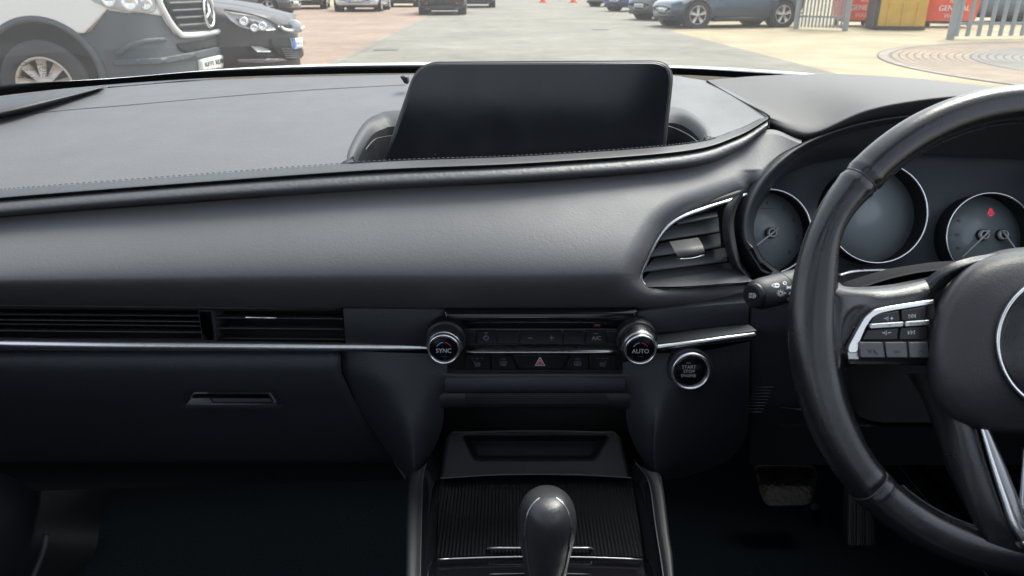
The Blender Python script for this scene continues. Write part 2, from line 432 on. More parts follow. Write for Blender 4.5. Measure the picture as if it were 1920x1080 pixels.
# ================================================================ DASHBOARD
D = thing('dashboard', 'dark grey leather-grained dashboard with screen, vents, climate controls and instrument cluster', 'dashboard', (0, .8, .7))
# ---- upper pad with the well round the screen
cx_ = [-260, -150, 0, 350, 700, 1000, 1280, 1380, 1441]
stitch_y = [385, 373, 357, 330, 304, 292, 271, 245, 216]
stitch_Y = [.74, .75, .765, .795, .83, .855, .90, .945, .985]
WELL = [(668, 303), (664, 290), (690, 246), (716, 230), (760, 224), (1000, 224), (1200, 220), (1262, 218), (1294, 229), (1318, 250), (1316, 262), (1290, 270), (1000, 289), (690, 304)]
back = [(-260, 240, 1.04), (-150, 210, 1.08), (0, 186, 1.13), (350, 153, 1.20), (700, 141, 1.235), (1000, 138, 1.25), (1240, 141, 1.235), (1285, 145, 1.225), (1322, 151, 1.21)]
WELL = [(p.x, p.y) for p in catmull([Vector((x, y, 0)) for x, y in WELL], 4, closed=True)]
bm = new()
NU, NV = 520, 110
bx = [p[0] for p in back]
rows = []; lin = {}
def top_xy(a, b):
    """a along the dash 0..1, b from back 0 to the stitched edge 1 -> px, py, Y"""
    k = a*(len(cx_)-1); ks = list(range(len(cx_)))
    x0 = sinterp(k, ks, [p[0] for p in back]); y0 = sinterp(k, ks, [p[1] for p in back]); Y0 = sinterp(k, ks, [p[2] for p in back])
    x1 = sinterp(k, ks, cx_); y1 = sinterp(k, ks, stitch_y); Y1 = sinterp(k, ks, stitch_Y)
    return x0+(x1-x0)*b, y0+(y1-y0)*b, Y0, Y1
def top_point(a, b):
    x, y, Y0, Y1 = top_xy(a, b)
    k = a*(len(cx_)-1); ks = list(range(len(cx_)))
    A = P(sinterp(k, ks, [p[0] for p in back]), sinterp(k, ks, [p[1] for p in back]), Y0)
    B = P(sinterp(k, ks, cx_), sinterp(k, ks, stitch_y), Y1)
    # straight in pixels, depth chosen so that the sheet is nearly flat with a slight crown
    d = ray(x, y); nrm = (B-A).cross(Vector((1, 0, 0))).normalized(); o = Vector((0, 0, H))
    q = o + d*((A-o).dot(nrm)/d.dot(nrm))
    return x, y, q + Vector((0, 0, .004))*4*b*(1-b)
for j in range(NV+1):
    b_ = (j/NV)**.8; r = []
    for i in range(NU+1):
        x, y, q = top_point(i/NU, b_)
        if 640 < x < 1340 and y > 190 and sdist(WELL, x, y) > -4: lin[(j, i)] = 1
        r.append(q)
    rows.append(r)
gv_ = add_grid(bm, rows); bm.verts.index_update(); ids = {gv_[j][i].index for j, i in lin}
bmesh.ops.delete(bm, geom=[f for f in bm.faces if any(v.index in ids for v in f.verts)], context='FACES')
obj('upper_pad', bm, M['leather'], D)
# seam of the rear strip
def pad_pt(px, py, up=.001):
    best = None
    k = interp(px, [-260, 1441], [0, 1])
    lo, hi = 0, 1
    a = k
    for _ in range(12):
        lo, hi = 0, 1
        for __ in range(18):
            m_ = (lo+hi)/2; y = top_point(a, m_)[1]
            if y < py: lo = m_
            else: hi = m_
        x = top_point(a, lo)[0]; a = max(0, min(1, a+(px-x)/1750))
    return top_point(a, lo)[2]+Vector((0, 0, up))
seam = [(-150, 252), (0, 225), (120, 211), (250, 200), (420, 185), (580, 172), (700, 165), (760, 162)]
SEAMPTS = catmull([pad_pt(*p, up=-.0012) for p in seam], 6)
obj('pad_seam', tube(SEAMPTS, .0020, n=6), M['soft'], D)
def well_ring(off, up):
    return [pad_pt(x, y, up) for x, y in offset_poly(WELL, off)]
WR = [well_ring(-12, .0000), well_ring(-9, .0009), well_ring(-3.5, .0006), well_ring(1, -.0022), well_ring(5, -.009), well_ring(9, -.022), well_ring(12, -.05), well_ring(14, -.075)]
b = new(); add_grid(b, WR[:5], closed_u=True); obj('well_rim', b, M['hard'], D)  # rim and inside both darker than the pad, standing for recess shade
b = new(); v_ = add_grid(b, WR[4:], closed_u=True); fill(b, v_[-1]); obj('well_shade_dark', b, M['wellshade'], D)
# thin curved lip in the well
b = new()
obj('well_lip', tube(catmull([P(676, 303, .88), P(683, 285, .90), P(700, 264, .93), P(716, 258, .94), P(760, 252, .95)], 5), .0010, n=6), M['soft'], D)
obj('well_lip', tube(catmull([P(1310, 268, .93), P(1290, 253, .95), P(1262, 240, .97), P(1230, 232, .98)], 5), .0010, n=6), M['soft'], D)
# ---- stitched edge, groove, bolster, crease
def edge_rows():
    tab = [(0, 0, .0), (7, .013, 0), (12.5, .0215, 0), (15, .021, 0), (16, .006, 0), (18, .006, 0), (19.5, .018, 0), (27, .028, 0), (39, .034, 0), (46, .028, 0), (53, .006, 0)]
    scale = [1, 1, 1, .97, 1.05, .95, .9, .80, .5]
    Rw = []
    for dy, dp, _ in tab:
        Rw.append([(cx_[i] + (0 if i < 8 else -.5*dy*.1), stitch_y[i]+dy*scale[i]*1.0, stitch_Y[i]-dp) for i in range(len(cx_))])
    return Rw
ER = edge_rows()
obj('pad_edge', net(ER[:6], 10, 4), M['soft'], D)
obj('bolster', net(ER[5:], 10, 5), M['bolster'], D)
# end caps of the bolster by the binnacle
# stitches: little thread beads following the edge
b = new(); nst = 230
ks = list(range(len(cx_)))
for i in range(nst):
    k = .9+ (7.75-.9)*i/nst; px = sinterp(k, ks, cx_); py = sinterp(k, ks, stitch_y)-1.5; Y = sinterp(k, ks, stitch_Y)+.002
    k2 = k+.018; p2 = P(sinterp(k2, ks, cx_), sinterp(k2, ks, stitch_y)-1.5, sinterp(k2, ks, stitch_Y)+.002)
    p1 = P(px, py, Y)+Vector((0, 0, .0012)); add_tube(b, [p1-Vector((0, 0, .0008)), (p1+p2)/2+Vector((0, 0, .0002)), p2-Vector((0, 0, .0004))], .00032, n=4)
obj('edge_stitching', b, M['thread'], D)
# ---- large front pad, running round the driver's air vent
VENT = [(1412, 357), (1396, 366), (1330, 388), (1280, 405), (1250, 423), (1232, 446), (1214, 482), (1200, 514), (1203, 531), (1222, 543), (1250, 543), (1340, 536), (1424, 527), (1440, 480), (1425, 420)]
VENT = [(p.x, p.y) for p in [v.to_2d() for v in catmull([Vector((x, y, 0)) for x, y in VENT], 4, closed=True)]]
pt_x = [-260, 0, 350, 700, 1000, 1280, 1380, 1440, 1500]
pt_y = [434, 405, 378, 351, 337, 311, 277, 243, 262]
pb_x = [-260, 0, 640, 840, 1200, 1300, 1400]; pb_y = [568, 574, 580, 584, 588, 584, 566]
Yt_x = [-260, 0, 350, 700, 1000, 1280, 1440, 1500]; Yt_y = [.735, .750, .780, .817, .842, .888, .955, .93]
Ym_x = [-260, 0, 700, 1200, 1400, 1500]; Ym_y = [.660, .680, .730, .748, .80, .84]
Yb_x = [-260, 0, 700, 1200, 1400, 1500]; Yb_y = [.735, .75, .80, .815, .83, .84]
def pad_Y(x, y, t):
    Yt, Ym, Yb = sinterp(x, Yt_x, Yt_y), sinterp(x, Ym_x, Ym_y), sinterp(x, Yb_x, Yb_y)
    T = .72
    if t < T:
        u = t/T; g = 1-(1-u)**1.42; Y = Yt+(Ym-Yt)*g
    else:
        u = (t-T)/(1-T); Y = Ym+(Yb-Ym)*(u**2.0)
    if t < .02: Y += .006*(1-t/.02)
    s = -sdist(VENT, x, y) if (1120 < x < 1500 and y > 320) else 99
    if s < 46: Y += .030*(1-max(0, s)/46)**2.2
    if s < 0: Y += .07*smooth(0, 5, -s)
    return Y
def pad_grid(x0, x1, n, bot, m=150):
    rows = []
    for j in range(m+1):
        t = j/m; r = []
        for i in range(n+1):
            x = x0+(x1-x0)*i/n; T_ = sinterp(x, pt_x, pt_y); B_ = bot(x); y = T_+(B_-T_)*t
            tt = (y-T_)/(sinterp(min(x, 1400), pb_x, pb_y)-T_)
            e = 0
            if x > 1400:
                q = (y-T_)/max(4, B_-T_); e = .03*smooth(.72, 1, q)*smooth(1415, 1470, x)
            r.append(P(x, y, pad_Y(x, y, tt)+e))
        rows.append(r)
    return rows
bm = new()
add_grid(bm, pad_grid(-260, 1400, 560, lambda x: sinterp(x, pb_x, pb_y)))
add_grid(bm, pad_grid(1400, 1503, 40, lambda x: interp(x, [1400, 1430, 1465, 1503], [384, 342, 303, 270]), m=40))
bmesh.ops.remove_doubles(bm, verts=bm.verts[:], dist=.0002)
obj('front_pad', bm, M['leather'], D)
# ---- driver's side vent
vr = thing('driver_vent', None, None); vr.parent = D; vr.matrix_basis = chain(D).inverted()
vpath = [(1400, 364), (1365, 377), (1330, 388.5), (1285, 404), (1258, 419), (1238, 440), (1222, 468), (1207, 499), (1201, 517), (1205, 531), (1219, 541), (1240, 543), (1300, 538), (1360, 532), (1420, 526)]
def vY(x, y): return .80+interp(x, [1200, 1400], [0, .035])+interp(y, [360, 540], [.03, 0])
vpts = catmull([P(x, y, vY(x, y)) for x, y in vpath], 6)
L = len(vpts); obj('vent_trim', tube(vpts, [.0016+.0012*min(1, 6*min(i, L-1-i)/L+.1) for i in range(L)], n=8), M['chrome'], vr)
# outer black reveal just outside the trim
vp2 = catmull([P(x, y, .815+interp(x, [1200, 1400], [0, .03])+interp(y, [360, 540], [.03, 0])) for x, y in [(1398, 358), (1330, 381), (1281, 398), (1250, 414), (1229, 436), (1212, 466), (1197, 500), (1192, 519), (1196, 536), (1215, 548), (1242, 550), (1300, 545), (1410, 534)]], 5)
obj('vent_reveal', tube(vp2, .0040, n=6), M['dark'], vr)
def louvre(xa, ya, xb, yb, hgt, Y, name='louvre', m=None, par=vr, thick=.0016, tilt=.02, slope=.12):
    """blade: front edge from (xa,ya) to (xb,yb), top face recedes upwards by hgt px"""
    b = new()
    f0, f1 = P(xa, ya, vY(xa, ya)+Y), P(xb, yb, vY(xb, yb)+Y)
    g0, g1 = P(xa+hgt*.75, ya-hgt, f0.y+tilt), P(xb-2, yb-hgt, f1.y+tilt); dz = Vector((0, 0, -thick))
    e0, e1 = f0+Vector((0, .002, thick*.8)), f1+Vector((0, .002, thick*.8))
    n = 10
    def ln(a, c): return [a.lerp(c, i/n) for i in range(n+1)]
    add_grid(b, [ln(g0, g1), ln(e0, e1), ln(f0, f1), ln(f0+dz+Vector((0, .001, 0)), f1+dz+Vector((0, .001, 0))), ln(g0+dz*2, g1+dz*2)])
    return obj(name, b, m or M['soft'], par, angle=30)
for xa, ya, xb, yb, hg in [(1270, 420, 1346, 406, 9), (1238, 450, 1349, 434, 26), (1220, 481, 1352, 462, 24), (1208, 509, 1364, 489, 24)]:
    louvre(xa, ya, xb, yb, hg+1, .006, tilt=.022, m=M['louvre'])
louvre(1207, 526, 1380, 512, 20, .010, tilt=.016, m=M['louvre'])
obj('vent_sill', net([[(1204, 512, .84), (1290, 508, .845), (1395, 500, .855)], [(1206, 530, .805), (1290, 527, .808), (1400, 517, .82)], [(1210, 538, .795), (1300, 536, .798), (1412, 526, .81)]], 5, 3), M['louvre'], vr)
b = new(); S_ = Surf(lambda x, y: .80)
add_grid(b, [catmull([P(1255, 453, .800), P(1283, 449, .800), P(1309, 445, .804)], 4), catmull([P(1263, 467, .780), P(1290, 463, .778), P(1317, 458, .780)], 4), catmull([P(1270, 479, .768), P(1297, 476, .766), P(1321, 470, .768)], 4),
             catmull([P(1273, 485, .768), P(1299, 483, .766), P(1321, 477, .768)], 4), catmull([P(1275, 488, .776), P(1300, 486, .775), P(1320, 480, .776)], 4), catmull([P(1265, 485, .80), P(1295, 483, .80), P(1320, 478, .80)], 4)])
obj('vent_tab', b, M['dark'], vr, angle=35)
add = tube(catmull([P(1275, 486, .766), P(1299, 484.5, .764), P(1320, 478.5, .766)], 4), .0011, n=6); obj('tab_trim', add, M['satin'], vr)
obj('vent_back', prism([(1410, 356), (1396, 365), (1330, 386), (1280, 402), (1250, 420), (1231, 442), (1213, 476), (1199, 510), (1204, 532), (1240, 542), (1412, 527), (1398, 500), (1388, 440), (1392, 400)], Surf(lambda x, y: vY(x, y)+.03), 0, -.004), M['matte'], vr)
# side wall of the vent, curved ribs beside the cluster rim
b = net([[(1374, 370, .85), (1358, 392, .85), (1354, 420, .85), (1358, 460, .85), (1372, 500, .85), (1392, 522, .85)], [(1388, 364, .825), (1372, 390, .82), (1366, 420, .82), (1370, 460, .82), (1383, 498, .82), (1402, 520, .82)], [(1396, 361, .84), (1382, 390, .84), (1376, 420, .84), (1381, 460, .84), (1392, 495, .84), (1412, 520, .84)]], 5, 4)
obj('vent_side', b, M['soft'], vr)

# ---- front of the dash below the pad
def dash_Y(x, y): return sinterp(x, [-260, 0, 640, 840, 1200, 1400], [.725, .74, .785, .79, .79, .80])
DS = Surf(dash_Y)
# passenger vent row: back box, blades, divider, chrome strip
pv = thing('passenger_vent', None, None); pv.parent = D; pv.matrix_basis = chain(D).inverted()
DV = Surf(lambda x, y: dash_Y(x, y)+.035)
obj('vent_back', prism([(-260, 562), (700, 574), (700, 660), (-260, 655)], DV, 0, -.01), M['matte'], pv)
def blade(x0, y0, x1, y1, dy, dep=.0, m=None, w_=2.2, name='louvre'):
    b = new(); n = 14
    rows = []
    for (o, dd) in ((-dy, .024), (-.9, .001), (0, 0), (w_, .0012), (w_, .02)):
        rows.append([P(x0+(x1-x0)*i/n, y0+(y1-y0)*i/n+o, dash_Y(x0+(x1-x0)*i/n, 0)+.006+dep+dd) for i in range(n+1)])
    add_grid(b, rows); return obj(name, b, m or M['soft'], pv, angle=30)
for ya, yb, dy in [(589, 592, 4), (599, 603, 6), (606, 611, 4), (619, 623, 8)]:
    blade(-260, ya-2, 374 if ya < 610 else 378, yb, dy, m=M['dim'] if ya in (599, 619) else M['soft'], w_=1.6)
blade(404, 595.5, 643, 597.5, 7, m=M['dim'], w_=1.5); blade(408, 615, 644, 617, 8, m=M['dim'], w_=1.5)
blade(404, 634, 646, 636, 5, dep=.01); blade(-260, 633, 378, 636, 5, dep=.01)
obj('vent_divider', prism([(371, 582), (397, 583), (405, 640), (380, 640)], DS, .000, -.04, bev=1.5), M['soft'], pv)
obj('vent_tab', tube([P(461, 595, dash_Y(461, 0)-.002), P(490, 595.5, dash_Y(490, 0)-.005), P(518, 596, dash_Y(518, 0)-.002)], .0014, n=8), M['chrome'], pv)
obj('vent_top_reveal', prism([(-260, 565), (0, 570), (645, 579), (645, 584), (0, 579), (-260, 576)], DS, -.004, -.05), M['dark'], pv)
# flat panel between the vents and the controls
obj('side_panel', prism([(643, 578), (845, 580), (845, 650), (649, 650)], DS, .001, -.03, bev=1), M['hard'], D)
obj('side_panel', prism([(1190, 584), (1404, 566), (1404, 606), (1232, 625), (1232, 650), (1190, 650)], DS, .001, -.03, bev=1), M['hard'], D)
# long chrome strip
b = new()
pts = [(-260, 637), (0, 641), (200, 644), (400, 645.5), (600, 647.5), (760, 649), (800, 650.5)]
hh = [17, 16.5, 15, 13.5, 12, 9.5, 5]
add_grid(b, [catmull([P(x, y-h_*.55, dash_Y(x, 0)+.010) for (x, y), h_ in zip(pts, hh)], 8),
             catmull([P(x, y-h_*.42, dash_Y(x, 0)-.001) for (x, y), h_ in zip(pts, hh)], 8),
             catmull([P(x, y+h_*.70, dash_Y(x, 0)-.0045) for (x, y), h_ in zip(pts, hh)], 8),
             catmull([P(x, y+h_*.90, dash_Y(x, 0)-.003) for (x, y), h_ in zip(pts, hh)], 8),
             catmull([P(x, y+h_*1.0, dash_Y(x, 0)+.01) for (x, y), h_ in zip(pts, hh)], 8)])
obj('chrome_strip', b, M['chrome'], D)
# strip right of the controls: painted shelf plus chrome edge
b = new()
add_grid(b, [[P(1228, 621, .80), P(1320, 612, .80), P(1399, 604, .805)], [P(1230, 645, .778), P(1320, 634, .778), P(1419, 620, .783)]])
obj('strip_shelf', b, M['dim'], D)
b = new()
add_grid(b, [catmull([P(1234, 645, .779), P(1320, 634.5, .779), P(1412, 622, .784)], 6), catmull([P(1233, 650, .774), P(1320, 639, .773), P(1419, 627, .779)], 6),
             catmull([P(1236, 656, .775), P(1320, 646, .775), P(1416, 634, .781)], 6), catmull([P(1245, 658, .785), P(1320, 648, .785), P(1410, 637, .79)], 6)])
obj('chrome_strip', b, M['chrome'], D)
# glovebox with its grip
M['glove'] = M['hard']
gb = thing('glovebox', None, None); gb.parent = D; gb.matrix_basis = chain(D).inverted()
def gy(x, y): return dash_Y(x, y)-.002+sinterp(y, [655, 668, 700, 760, 860, 900], [.010, -.003, -.009, .000, .030, .06])
rows = []
for j in range(60):
    y = 657+ (868-657)*j/59; r = []
    xe = interp(y, [655, 700, 745, 790, 840, 870], [638, 641, 662, 690, 724, 748])
    for i in range(80):
        x = -260+(xe+260)*i/79; s = sdist([(352, 734), (515, 734), (528, 762), (340, 762)], x, y)
        r.append(P(x, y, gy(x, y)+.004*smooth(-3, 8, s)+(.006 if i == 79 else 0)+(.012 if j == 59 else 0)))
    rows.append(r)
b = new(); add_grid(b, rows); obj('glovebox_lid', b, M['glove'], gb)
GS = Surf(gy)
obj('grip_recess', prism(rounded([(362, 737), (505, 737), (519, 757), (350, 757)], 4), GS, .0015, -.01, bev=1.5), M['leather'], gb)
obj('grip', prism(rounded([(386, 738), (503, 738), (513, 755), (400, 756)], 3), GS, -.0005+.004, -.01, bev=1.2), M['dark'], gb)
b = new(); add_tube(b, [P(350, 757.5, gy(352, 757)-.004), P(430, 758, gy(430, 758)-.005), P(520, 758, gy(520, 757)-.004)], .0012, n=6); obj('grip_edge', b, M['dim'], gb)
obj('underside', prism([(-260, 862), (735, 862), (760, 900), (-260, 930)], Surf(lambda x, y: gy(x, y)+.05), 0, -.02), M['matte'], D)

# ---- centre stack
cs = thing('centre_stack', None, None); cs.parent = D; cs.matrix_basis = chain(D).inverted()
# arms either side of the opening and the bar above it, one moulding
def arm(sgn):
    def mx(x): return x if sgn < 0 else 2006-x
    if sgn < 0:
        Lf = [(641, 657, .80), (644, 700, .79), (664, 745, .79), (690, 792, .79), (720, 838, .785), (748, 878, .775), (766, 897, .765)]
        Rt = Lf
    else:
        Lf = [(1406, 640, .80), (1405, 700, .793), (1404, 760, .80), (1398, 820, .81), (1360, 866, .81), (1290, 892, .79), (1246, 899, .765)]
    md = [(mx(700), 660, .786), (mx(712), 705, .772), (mx(735), 750, .762), (mx(752), 795, .752), (mx(765), 840, .745), (mx(772), 875, .74), (mx(775), 894, .738)]
    m2 = [(mx(770), 662, .782), (mx(778), 705, .770), (mx(786), 750, .760), (mx(788), 795, .752), (mx(786), 840, .747), (mx(782), 875, .743), (mx(779), 895, .741)]
    inn = [(mx(838), 664, .785), (mx(838), 706, .775), (mx(832), 742, .775), (mx(831), 790, .775), (mx(818), 832, .775), (mx(797), 870, .765), (mx(784), 897, .75)]
    return net([Lf, md, m2, inn], 7, 7)
obj('stack_moulding', arm(-1), M['hard'], cs); obj('stack_moulding', arm(1), M['hard'], cs)
b = net([[(830, 655, .80), (1003, 655, .80), (1176, 655, .80)], [(832, 664, .785), (1003, 664, .785), (1174, 664, .785)], [(834, 697, .786), (1003, 697, .786), (1172, 697, .786)], [(834, 706, .776), (1003, 706, .774), (1172, 706, .776)],
         [(834, 735, .772), (1003, 735, .770), (1172, 735, .772)], [(834, 741, .79), (1003, 741, .79), (1172, 741, .79)]], 8, 4)
obj('stack_bar', b, M['hard'], cs)
# shelf slot over the opening
HD = Surf(lambda x, y: .776-.0*x)
slot = rounded([(812, 748), (832, 737), (1180, 737), (1200, 748), (1207, 768), (1165, 766), (840, 764), (809, 770)], 8)
obj('slot_surround', prism(slot, HD, .004, -.02, bev=2), M['dark'], cs)
b = new()
for k in range(6):
    y = 738.5+k*3.4; add_tube(b, [P(873-k*.8, y, .768), P(1136+k*.8, y, .768)], .00055, n=4)
obj('slot_ribs', b, M['hard'], cs)
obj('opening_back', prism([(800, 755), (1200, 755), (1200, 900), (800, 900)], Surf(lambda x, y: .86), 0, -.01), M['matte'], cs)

# ---- climate panel
cp = thing('climate_panel', None, None); cp.parent = D; cp.matrix_basis = chain(D).inverted()
CP = Plane((0, .782, .7), (0, -1, .03))
obj('upper_display', prism(rounded([(832, 582), (1195, 582), (1195, 616), (832, 616)], 6), CP, .001, -.02), M['gloss'], cp)
obj('panel_base', prism([(838, 616), (1192, 616), (1192, 650), (1225, 650), (1210, 684), (1195, 694), (852, 694), (832, 684), (812, 650), (838, 650)], CP, .0015, -.02, bev=1), M['dark'], cp)
obj('lower_lip', net([[(822, 690, .781), (850, 697, .781), (1003, 697.5, .781), (1190, 697, .781), (1222, 690, .781)], [(824, 694, .776), (850, 701, .775), (1003, 701.5, .775), (1190, 701, .775), (1220, 694, .776)], [(826, 700, .776), (850, 707, .774), (1003, 708, .774), (1190, 707, .774), (1218, 700, .776)]], 8, 3), M['soft'], cp)
def button(poly, marks, label, S=CP, front=.005, par=cp, m=None, bev=1.2, mm=None):
    o = obj('button', prism(poly, S, front, front-.012, bev=bev), m or M['button'], par, label=label, angle=30)
    return o
def marks(fn, m, par, name='marking'):
    b = new(); fn(b); obj(name, b, m, par, smoothf=False)
TX = Surf(lambda x, y: CP.at(x, y, .0058).y)
o_ = .0
def line(b, *pts, w=1.2, S=TX): add_band(b, list(pts), S, w, .0003, .0003)
BT = [((893, 620, 931, 645), 'black climate power button'), ((933, 621, 972, 645), 'blank black fan mode button'), ((974, 621, 1054, 646), 'wide black fan speed button with minus and plus'),
      ((1056, 621, 1096, 646), 'blank black air mode button'), ((1098, 620, 1137, 645), 'black A/C button')]
B_ = [button(rrect(*r, 2.5), None, l) for r, l in BT]
blk = [button(rect(869, 621, 891, 642), None, 'narrow blank button beside left dial'), button(rect(1139, 621, 1166, 642), None, 'narrow blank button beside right dial')]
def sub(b, o): return o
def mk(par, fn, m, name='marking'):
    b = new(); fn(b); return obj(name, b, m, cp if par is None else par, smoothf=False)
# markings hang on the panel itself, one mesh for each sign
def power(b): add_band(b, [(911.5+4.2*sin(radians(35+290*k/16)), 633.5-4.2*cos(radians(35+290*k/16))) for k in range(17)], TX, 1.2, .0004, .0004); line(b, (911.5, 627.5), (911.5, 633)); line(b, (907.5, 624), (915.5, 624), w=1)
mk(None, power, M['grey'])
mk(None, lambda b: line(b, (990, 634), (998, 634), w=1.3), M['grey'])
mk(None, lambda b: (line(b, (1030, 633.5), (1039, 633.5), w=1.3), line(b, (1034.5, 629), (1034.5, 638), w=1.3)), M['grey'])
mk(None, lambda b: (add_text(b, 'A/C', 1118.5, 634.5, 10.5, TX, bold=.25), line(b, (1113, 625.5), (1121, 625.5), w=1)), M['grey'])
mk(None, lambda b: line(b, (951, 634), (955, 634), w=.8), M['faint']); mk(None, lambda b: line(b, (1075, 634), (1079, 634), w=.8), M['faint'])
low = [([(872, 666), (919, 666), (919, 693), (872, 693)], 'heated seat button with seat facing right'), ([(921, 666), (958, 666), (970, 693), (921, 693)], 'front demister button'),
       ([(961, 666), (1068, 666), (1053, 689), (1045, 692), (980, 692), (973, 689)], 'wide black hazard warning button'), ([(1071, 666), (1104, 666), (1104, 693), (1058, 693)], 'rear demister button'),
       ([(1106, 666), (1154, 666), (1154, 693), (1106, 693)], 'heated seat button with seat facing left')]
for p_, l in low: button(p_, None, l)
def haz(b):
    for r, mm in ((1, 0),): pass
    def tri(k): return [(1012.5, 680.5-10*k), (1012.5+9.6*k, 680.5+5.0*k), (1012.5-9.6*k, 680.5+5.0*k)]
    t = tri(1.0); add_band(b, t+[t[0]], TX, 1.6, .0005, .0005)
    t = tri(.38); 
    f = [b.verts.new(TX.at(x, y, .0005)) for x, y in t]; b.faces.new(f)
def haz2(b):
    t = [(1012.5, 680.5-10*.68), (1012.5+9.6*.68, 680.5+5.0*.68), (1012.5-9.6*.68, 680.5+5.0*.68)]
    add_band(b, t+[t[0]], TX, 2.6, .0004, .0004)
    f = [b.verts.new(TX.at(x, y, .0004)) for x, y in t]; b.faces.new(f)
def hazo(b):
    t = [(1012.5, 670.0), (1021.5, 685.3), (1003.5, 685.3)]; add_band(b, t+[t[0]], TX, 1.7, .0006, .0006)
    t = [(1012.5, 675.2), (1017.2, 683.0), (1007.8, 683.0)]; add_band(b, t+[t[0]], TX, .8, .0006, .0006)
mk(None, haz2, M['redp'], 'hazard_triangle'); mk(None, hazo, M['white'], 'hazard_outline')
def seat(b, x, s):
    add_band(b, [(x-s*6, 677), (x-s*4, 683), (x-s*3, 686), (x+s*4, 686), (x+s*6, 683), (x-s*1.5, 682)], TX, 1.1, .0004, .0004)
    for k in (0, 2.6, 5.2): line(b, (x+s*(k-1.5), 679), (x+s*(k-1), 684), w=.8)
    for k in (-9, 0, 9): line(b, (x+k-2.5, 672), (x+k+2.5, 672), w=.8)
mk(None, lambda b: seat(b, 895, 1), M['grey']); mk(None, lambda b: seat(b, 1130, -1), M['grey'])
def fdem(b):
    add_band(b, [(938, 681), (937.5, 679), (944, 677.5), (950.5, 679), (950, 681), (948, 684.5), (940, 684.5), (938, 681)], TX, 1, .0004, .0004)
    for k in (-2.5, 0, 2.5): line(b, (944+k, 680), (944+k, 686), w=.8)
    line(b, (940, 673), (948, 673), w=.8)
def rdem(b):
    p_ = rrect(1077, 678.5, 1089, 684.5, 1.5); add_band(b, p_+[p_[0]], TX, 1, .0004, .0004)
    for k in (-2.5, 0, 2.5): line(b, (1083+k, 680), (1083+k, 686), w=.8)
    line(b, (1079, 673), (1087, 673), w=.8)
mk(None, fdem, M['grey']); mk(None, rdem, M['grey'])
obj('display_glow', prism(rrect(1114, 608, 1126, 614, 2), CP, .0016, .001), M['redd'], cp)
# silver bar between the dials
b = net([[(869, 648, .784), (892, 648, .78), (1012, 648.5, .778), (1130, 648, .78), (1164, 648, .784)], [(868, 652, .778), (905, 654, .768), (1012, 655, .766), (1120, 654, .768), (1165, 652, .778)],
         [(866, 655, .775), (890, 658, .765), (1012, 658, .762), (1130, 658, .765), (1166, 655, .775)], [(868, 661, .774), (890, 663, .765), (1012, 663, .762), (1130, 663, .765), (1164, 661, .774)], [(875, 664, .79), (890, 665, .79), (1012, 665, .79), (1130, 665, .79), (1160, 664, .79)]], 8, 4)
obj('silver_bar', b, M['satin'], cp)
# dials
def dial(cxp, cyp, word, lab):
    ax = Vector((0, -1, .03)).normalized(); px = .75/FPX/.90; c = CP.at(cxp, cyp, .038)-ax*.038
    t = thing('climate_dial', None, None); t.parent = D; t.matrix_basis = chain(D).inverted(); t['label'] = lab
    obj('dial_housing', lathe([(px*40, -.01), (px*40, .012), (px*38.5, .0145), (px*31, .0145)], c, ax, 48), M['dark'], t, angle=40)
    obj('knurled_ring', lathe([(px*35, .010), (px*35.5, .016, 1), (px*34, .030, 1), (px*31, .0335, 0), (px*28, .034)], c, ax, 144, td=.035), M['satin'], t, angle=50)
    obj('chrome_rim', lathe([(px*31.2, .030), (px*30.6, .0375), (px*29, .0400), (px*26.6, .0385), (px*26.4, .034)], c, ax, 64), M['chrome'], t, angle=60)
    obj('dial_cap', lathe([(px*26.6, .034), (px*26.5, .0375), (px*24, .0378), (0.0001, .0378)], c, ax, 48), M['gloss'], t, angle=40)
    S = Plane(c+ax*.0380, ax)
    b = new(); add_text(b, word, cxp, cyp+3, 11.5, S, .0004, bold=.2); obj('dial_word', b, M['print'], t, smoothf=False)
    b = new(); add_band(b, [(cxp+15*sin(radians(a)), cyp+2-15*cos(radians(a))) for a in range(-60, -5, 6)], S, 1.3, .0004, .0004); obj('cool_arc', b, M['bluep'], t, smoothf=False)
    b = new(); add_band(b, [(cxp+15*sin(radians(a)), cyp+2-15*cos(radians(a))) for a in range(6, 66, 6)], S, 1.3, .0004, .0004); obj('warm_arc', b, M['redp'], t, smoothf=False)
    b = new(); add_band(b, [(cxp-4, cyp+13), (cxp+4, cyp+13)], S, .8, .0003, .0003); obj('dial_mark', b, M['faint'], t, smoothf=False)
dial(832, 655, 'SYNC', 'left climate dial marked SYNC'); dial(1201, 656, 'AUTO', 'right climate dial marked AUTO')
# start button
st = thing('start_button', None, None); st.parent = D; st.matrix_basis = chain(D).inverted()
c = P(1293, 693, .772); ax = Vector((0, -1, .12)).normalized(); px = .80/FPX/.93
obj('button_seat', lathe([(px*44, -.012), (px*43, .002), (px*40, .004), (px*38, .003)], c, ax, 48), M['hard'], st)
obj('button_ring', lathe([(px*38.5, -.005), (px*38, .006), (px*35.5, .0085), (px*32.5, .0075), (px*31, .003)], c, ax, 64), M['chrome'], st)
obj('button_cap', lathe([(px*31, .002), (px*30.5, .0048), (px*28, .0052), (.0001, .0052)], c, ax, 48), M['gloss'], st)
S = Plane(c+ax*.0053, ax); b = new()
add_text(b, 'START', 1292, 688.5, 8.6, S, .0005, wx=1.05); add_text(b, 'STOP', 1292, 696.6, 8.6, S, .0005, wx=1.05); add_text(b, 'ENGINE', 1291, 704.6, 8, S, .0005)
add_band(b, [(1287, 680.5), (1295, 680.5)], S, .7, .0004, .0004)
obj('button_words', b, M['print'], st, smoothf=False)

